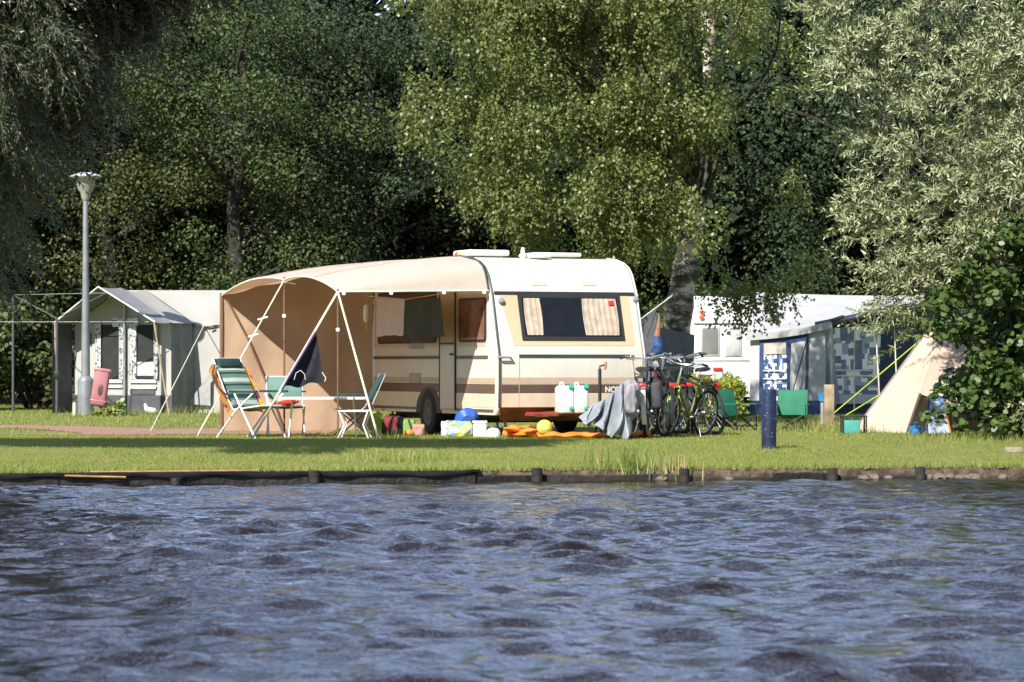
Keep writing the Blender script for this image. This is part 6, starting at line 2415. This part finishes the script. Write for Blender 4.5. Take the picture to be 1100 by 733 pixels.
# green camping armchairs
def camp_armchair(px, d, rz, label):
    p_ = W(px, 464, d)
    t_ = thing('camping_chair', (p_.x, d, gz(p_.x, d)), label, 'chair', 'green camping chairs on the lawn', rz)
    gcl = mat('bright_green_cloth', (0.01, 0.15, 0.08), .75, var=.12, bump=.1, bscale=120)
    b_ = MB()
    sling(b_, (-.215, .14, .20), (.215, .14, .20), (-.215, .24, .60), (.215, .24, .60), -.02, 6, 6, 0, Vector((0, -1, .2)))
    b_.build('backrest', gcl, t_, smooth=70)
    b_ = MB()
    sling(b_, (-.215, -.22, .235), (.215, -.22, .235), (-.215, .15, .20), (.215, .15, .20), .03, 6, 6, 0, Vector((0, 0, 1)))
    b_.build('seat', gcl, t_, smooth=70)
    for s_ in (-1, 1):
        MB().tube([(s_ * .20, -.20, 0), (s_ * -.20, -.22, .235)], .010, 6).build('leg', M_TRIM, t_)
        MB().tube([(s_ * .20, .20, 0), (s_ * -.20, .15, .21)], .010, 6).build('leg', M_TRIM, t_)
        MB().tube([(s_ * .21, -.20, 0), (s_ * .215, .15, .235), (s_ * .215, .245, .61)], .010, 6).build('side_pole', M_TRIM, t_)
        MB().box((s_ * .235, -.03, .385), (.05, .36, .016), bev=.006).build('armrest', gcl, t_)
        MB().tube([(s_ * .235, -.19, .0), (s_ * .235, -.19, .385)], .009, 6).build('arm_post', M_TRIM, t_)
    return t_


ch = camp_armchair(791, 46.3, R(48), 'green camping chair facing right, just right of the bicycles')
c2 = copy_thing(ch, label='green camping chair standing directly right of the blue bollard')
p = W(850, 464, 46.0)
c2.location, c2.rotation_euler = (p.x, 46.0, gz(p.x, 46.0)), (0, 0, R(-12))

# blue bollard
p = W(826, 483, 38.5)
t = thing('blue_bollard', (p.x, 38.5, gz(p.x, 38.5)), 'dark blue round bollard with a flat top on the lawn by the water', 'bollard')
MB().lathe([(.094, -.15), (.092, 0), (.092, .70), (.088, .725), (.075, .735), (.005, .738)], (0, 0, 0), 28).build('bollard', mat('navy_bollard_paint', (0.010, 0.019, 0.058), .42, var=.35, vscale=9, bump=.3, bscale=30), t)
b = MB()
rnd = random.Random(3)
for i in range(8):
    a, z = R(rnd.uniform(200, 340)), rnd.uniform(.12, .66)
    b_c = Vector((.0925 * math.cos(a), .0925 * math.sin(a), z))
    b.lathe([(.006, 0), (.004, .002)], b_c, 7, 0, Vector((math.cos(a), math.sin(a), 0)).to_track_quat('Z', 'Y').to_matrix())
so_ = b.build('paint_chips', mat('pale_chip', (.4, .42, .48), .7), t)
so_['kind'] = 'stuff'

# brick on the grass
p = W(1088, 490, 38.2)
t = thing('loose_brick', (p.x, 38.2, gz(p.x, 38.2)), 'single loose brick lying on the grass at the far right', 'brick')
MB().box((0, 0, .035), (.20, .10, .065), rot=Matrix.Rotation(R(12), 3, 'Z'), bev=.006).build('brick', mat('pale_brick', (.34, .27, .20), .9, var=.25, bump=.5), t)

# ------------------------------------------------------------------ left: tent, lamp post, pole frame
TY = R(-25.5)
tent = thing('trailer_tent', (-7.8, 62.5, 0), 'pale grey tent with dark porch hood and lace curtained windows behind the lamp post', 'tent', rz=TY)
tX, tYv = Vector((math.cos(TY), math.sin(TY), 0)), Vector((-math.sin(TY), math.cos(TY), 0))
tO = Vector((-7.8, 62.5, 0))
HW, LT, EV, RG = 1.16, 0.9, 1.80, 2.50


def TF(px, py, back=0.0):
    """X, z on the tent's front wall"""
    k = (px - 550) / FPX
    o_ = tO + tYv * back
    t_ = (k * o_.y - o_.x) / (tX.x - k * tX.y)
    p_ = o_ + tX * t_
    return t_, CAMZ + (392 - py) * p_.y / FPX


def tz(zx, zy, back=0.0):
    return TF(70 + zx / 4.888, 300 + zy / 4.888, back)


M_TROOF = mat('beige_grey_tent_roof', (0.34, 0.325, 0.295), .85, var=.05, vscale=1.5)
M_TWALL = mat('offwhite_tent_wall', (0.42, 0.41, 0.39), .85, var=.05, vscale=1.5, trans=.06, tcol=(.6, .58, .55))
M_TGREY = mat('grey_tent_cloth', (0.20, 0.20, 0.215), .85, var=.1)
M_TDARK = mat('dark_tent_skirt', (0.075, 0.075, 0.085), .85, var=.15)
b = MB()
b.grid(lambda u, v: Vector((HW * u + .02 * u, -.02 + (LT + .02) * v, RG + (EV - RG) * u - .05 * math.sin(math.pi * v) * (1 - u) - .03 * math.sin(math.pi * u))), 8, 16)
b.grid(lambda u, v: Vector((-HW * u - .02 * u, -.02 + (LT + .02) * v, RG + (EV - RG) * u - .05 * math.sin(math.pi * v) * (1 - u) - .03 * math.sin(math.pi * u))), 8, 16, flip=True)
b.build('roof', M_TROOF, tent, smooth=60)
b = MB()
b.grid(lambda u, v: Vector((HW - .03, .02 + LT * u, (EV - .01) * v)) + Vector((.03 * math.sin(u * 14 + v * 3), 0, 0)), 20, 10)
sw_ = b.build('side_wall', M_TGREY, tent, smooth=60)
# sleeping wing: a long body behind the porch room, its wall and roof slope turned to the water
wz = lambda px, py, d: W(px, py, d)
g0, g1 = wz(184, 350, 63.0), wz(275, 350, 62.4)
h0, h1 = wz(136, 312, 64.6), wz(275, 312, 64.0)
k0, k1 = wz(136, 350, 66.2), wz(275, 350, 65.6)
b = MB()
b.grid(lambda u, v: g0.lerp(g1, u).lerp(h0.lerp(h1, u), v) - Vector((0, 0, .05 * math.sin(math.pi * v) + .015 * math.sin(u * 20) * (1 - v))) - Vector((0, .06 * (1 - v), 0)), 24, 8)
b.grid(lambda u, v: h0.lerp(h1, u).lerp(k0.lerp(k1, u), v), 6, 4)
b.build('wing_roof', M_TROOF, tent, world=True, smooth=60)
b = MB()
b.grid(lambda u, v: Vector((g0.lerp(g1, u).x, g0.lerp(g1, u).y + .03 * math.sin(u * 12 + v * 2), g0.z * v)), 24, 8)
ww_ = b.build('wing_wall', M_TWALL, tent, world=True, smooth=60)
for i in range(9):
    q = g0.lerp(g1, .04 + .11 * i)
    MB().box(q + Vector((0, -.075, -.02)), (.10, .02, .03)).build('eave_tie', mat('brown_tie', (.22, .18, .10), .8), ww_, world=True)
b = MB()
b.add([wz(201, 434, 62.7), wz(226, 436, 62.6), wz(226, 401, 62.6)], [(0, 1, 2)])
b.build('wall_flap', mat('grey_flap', (.33, .33, .345), .85), ww_, world=True, smooth=0)
b = MB()
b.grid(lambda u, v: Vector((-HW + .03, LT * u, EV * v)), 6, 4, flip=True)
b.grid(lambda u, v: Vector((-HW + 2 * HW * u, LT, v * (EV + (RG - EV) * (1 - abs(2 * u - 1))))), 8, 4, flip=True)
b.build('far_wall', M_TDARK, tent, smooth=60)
b = MB()
b.grid(lambda u, v: Vector((-HW + .02 + (2 * HW - .04) * u, .03, v * (EV + (RG - EV) * (1 - abs(2 * u - 1)) - .02))), 16, 6)
fw = b.build('front_wall', M_TWALL, tent, smooth=60)


def tpan(name, zx0, zx1, zy0, zy1, m, off, parent=None, wav=0):
    x0, z1 = tz(zx0, zy0)
    x1, z0 = tz(zx1, zy1)
    b_ = MB()
    b_.grid(lambda u, v: Vector((x0 + (x1 - x0) * u, .03 - off - wav * math.sin(u * 20), z0 + (z1 - z0) * v)), 12, 4)
    return b_.build(name, m, parent or fw, smooth=70)


def lace_mat():
    m, nt, b_ = nodes_of('floral_lace')
    tc = nt.nodes.new('ShaderNodeTexCoord')
    n = nt.nodes.new('ShaderNodeTexVoronoi')
    n.inputs['Scale'].default_value = 13
    nt.links.new(tc.outputs['Object'], n.inputs['Vector'])
    r = nt.nodes.new('ShaderNodeValToRGB')
    r.color_ramp.elements[0].position = .28
    r.color_ramp.elements[0].color = (.13, .14, .18, 1)
    r.color_ramp.elements[1].position = .42
    r.color_ramp.elements[1].color = (.62, .62, .62, 1)
    nt.links.new(n.outputs['Distance'], r.inputs[0])
    nt.links.new(r.outputs[0], b_.inputs['Base Color'])
    return m


LACE = lace_mat()
tpan('wall_skirt', 30, 560, 608, 705, M_TDARK, .02)
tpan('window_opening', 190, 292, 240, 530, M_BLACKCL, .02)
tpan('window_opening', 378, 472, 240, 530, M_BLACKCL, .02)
tpan('table_inside', 366, 470, 435, 508, mat('pinkish_blanket', (.5, .45, .46), .8), .03)
tpan('window_ledge', 210, 300, 528, 545, M_WHITE, .045)
tpan('window_ledge', 210, 300, 555, 570, M_WHITE, .045)
tpan('window_ledge', 340, 478, 528, 545, M_WHITE, .045)
tpan('window_ledge', 340, 478, 555, 575, M_WHITE, .045)
tpan('lower_opening', 340, 470, 578, 606, M_TDARK, .03)
for a, c in ((160, 192), (285, 312), (340, 378), (468, 490)):
    tpan('lace_curtain', a, c, 235, 525, LACE, .05, None, .02)
tpan('lace_pelmet', 250, 385, 205, 250, LACE, .045)
tpan('wall_emblem', 110, 136, 282, 350, mat('dark_blue_print', (.08, .09, .16), .8), .02)
b = MB()
x_, _z = tz(317, 300)
b.tube([(x_, -.05, 0), (x_, -.05, RG - .12)], .028, 8)
b.build('front_pole', M_STEEL, tent)
# hood
HD = .85
b = MB()
b.grid(lambda u, v: Vector(((HW + .02) * u, -HD * (1 - v) * (1 - .25 * u), RG + .012 + (EV - RG) * u - .02 * math.sin(math.pi * v))), 8, 6)
b.grid(lambda u, v: Vector((-(HW + .02) * u, -HD * (1 - v) * (1 - .25 * u), RG + .012 + (EV - RG) * u - .02 * math.sin(math.pi * v))), 8, 6, flip=True)
hood = b.build('porch_hood', M_TGREY, tent, smooth=60)
b = MB()
b.tube([(-(HW + .02), -HD * .75, EV + .012), (0, -HD, RG + .014), (HW + .02, -HD * .75, EV + .012)], .016, 6)
b.build('white_edging', M_WHITE, hood)
for s_ in (-1, 1):
    MB().tube([(s_ * (HW + .0), -HD * .75, EV), (s_ * (HW + .16), -HD * .4, 0)], .018, 6).build('hood_pole', mat('tan_pole', (.42, .33, .22), .6), hood)
# dark sheet at the porch side, standing for the shade there
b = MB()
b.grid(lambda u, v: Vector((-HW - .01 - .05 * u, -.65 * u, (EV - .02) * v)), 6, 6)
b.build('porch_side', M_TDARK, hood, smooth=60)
_e = wz(219, 350, 62.7)
rope(_e, W(157, 473, 45), .010, tent)

# lamp post
p = W(92, 447, 60)
lp = thing('lamp_post', (p.x, 60, 0), 'tall grey lamp post with a cone lamp under a flat cap beside the pale tent', 'street lamp')
MB().lathe([(.155, -.05), (.155, .66), (.145, .70), (.085, .76), (.083, 1.2), (.062, 2.6), (.050, 4.15), (.045, 4.2)], (0, 0, 0), 20).build('pole', mat('galvanised_pole', (.23, .24, .255), .5, metal=.3, var=.12, vscale=4), lp)
head = MB().lathe([(.06, 4.13), (.085, 4.18), (.10, 4.27), (.16, 4.36), (.185, 4.52), (.20, 4.55)], (0, 0, 0), 24).build('lamp_shade', mat('grey_opal_shade', (.33, .31, .29), .35, var=.1), lp)
MB().lathe([(.20, 4.54), (.31, 4.575), (.315, 4.59), (.22, 4.63), (.10, 4.665), (.01, 4.67)], (0, 0, 0), 28).build('lamp_cap', mat('pale_lamp_cap', (.55, .56, .57), .4), head)
# pink case tilted against the post
p = W(104.5, 440, 59.4)
t = thing('pink_case', (p.x, 59.4, .12), 'pink plastic case with dark oval opening tilted against the lamp post', 'case')
Mr = Matrix.Rotation(R(8), 3, 'Y')
PK = mat('pink_plastic', (0.38, 0.15, 0.165), .45, var=.06)
MB().box(Mr @ Vector((0, 0, .42)), (.30, .16, .70), rot=Mr, bev=.06, seg=3).build('case', PK, t)
MB().box(Mr @ Vector((0, -.0, .76)), (.325, .18, .07), rot=Mr, bev=.025).build('lid', PK, t)
MB().box(Mr @ Vector((0, 0, .17)), (.315, .17, .04), rot=Mr, bev=.015).build('band', PK, t)
b = MB()
b.lathe([(.004, 0), (.05, 0), (.055, -.006)], (0, 0, 0), 18, 0, Matrix.Rotation(R(90), 3, 'X'))
for v in b.v:
    v.z *= 2.1
b.v = [Mr @ (v + Vector((.02, -.084, .38))) for v in b.v]
b.build('oval_opening', mat('dark_brown_hole', (.09, .04, .04), .6), t)
MB().tube([Mr @ Vector((.02, 0, .09)), (.02, .0, -.12)], .02, 8).build('foot', M_GREY, t)
# little marker peg
p = W(80, 447, 59.5)
t = thing('marker_peg', (p.x, 59.5, 0), 'short pale marker peg in the grass left of the lamp post', 'peg')
MB().lathe([(.035, 0), (.035, .24), (.02, .26), (.005, .262)], (0, 0, 0), 10).build('peg', mat('cream_peg', (.62, .52, .38), .6), t)
# steel frame of an open porch
fr0 = W(61, 447, 60.5)
pf = thing('pole_frame', (fr0.x, 60.5, 0), 'bare steel pole frame standing on the grass left of the pale tent', 'frame')
fp = lambda px, py, d: W(px, py, d)
gnd = lambda v: Vector((v.x, v.y, 0))
A1, A2 = fp(61, 342, 60.5), fp(14, 317, 62.6)
A3 = fp(114, 315, 61.5)
for nm, P_ in (('pole', (A1, gnd(A1))), ('pole', (A2, gnd(A2))), ('rail', (A1, A2)), ('rail', (A1, A3)), ('rail', (A2, A3)), ('rail', (fp(-20, 346, 61.5), fp(160, 346, 61.5)))):
    MB().tube(P_, .026 if nm == 'pole' else .009, 7).build(nm, mat('grey_steel_rail', (.2, .2, .21), .5, metal=.5) if nm == 'rail' else mat('dark_steel_pole', (.13, .13, .14), .5, metal=.5), pf, world=True)
p = fp(61, 402, 60.45)
MB().box(p, (.09, .08, .12), bev=.01).build('clamp', M_TRIM, pf, world=True)
# small things before the tent
p = W(131, 445, 60.6)
t = thing('green_watering_can', (p.x, 60.6, 0), 'narrow dark green can standing before the pale tent', 'can')
MB().lathe([(.10, 0), (.11, .05), (.08, .22), (.045, .32), (.05, .36), (.01, .365)], (0, 0, 0), 14).build('can', mat('bottle_green', (.015, .12, .07), .5), t)
p = W(161, 445, 61)
t = thing('white_shoe', (p.x, 61, 0), 'small white shoe shaped bundle before the dark tent skirt', 'bundle')
b = MB()
b.tube([(-.10, 0, .22), (-.07, 0, .12), (0, 0, .08), (.10, 0, .07), (.13, 0, .06)], [.02, .05, .07, .06, .03], 10)
b.build('bundle', mat('white_cloth_bundle', (.66, .66, .66), .8), t)
lp_ = bush_mesh(61, .36, .26, leaf_mat('pale_green_leaves', (0.16, 0.20, 0.05), (0.34, 0.38, 0.14), (.3, .36, .08)), 14, 50, .09, 'leafy_plant', 'plant', None, True)
p = W(124, 446, 59.6)
lp_.location, lp_['label'] = (p.x, 59.6, -.03), 'low pale green leafy plant in the grass before the pale tent'
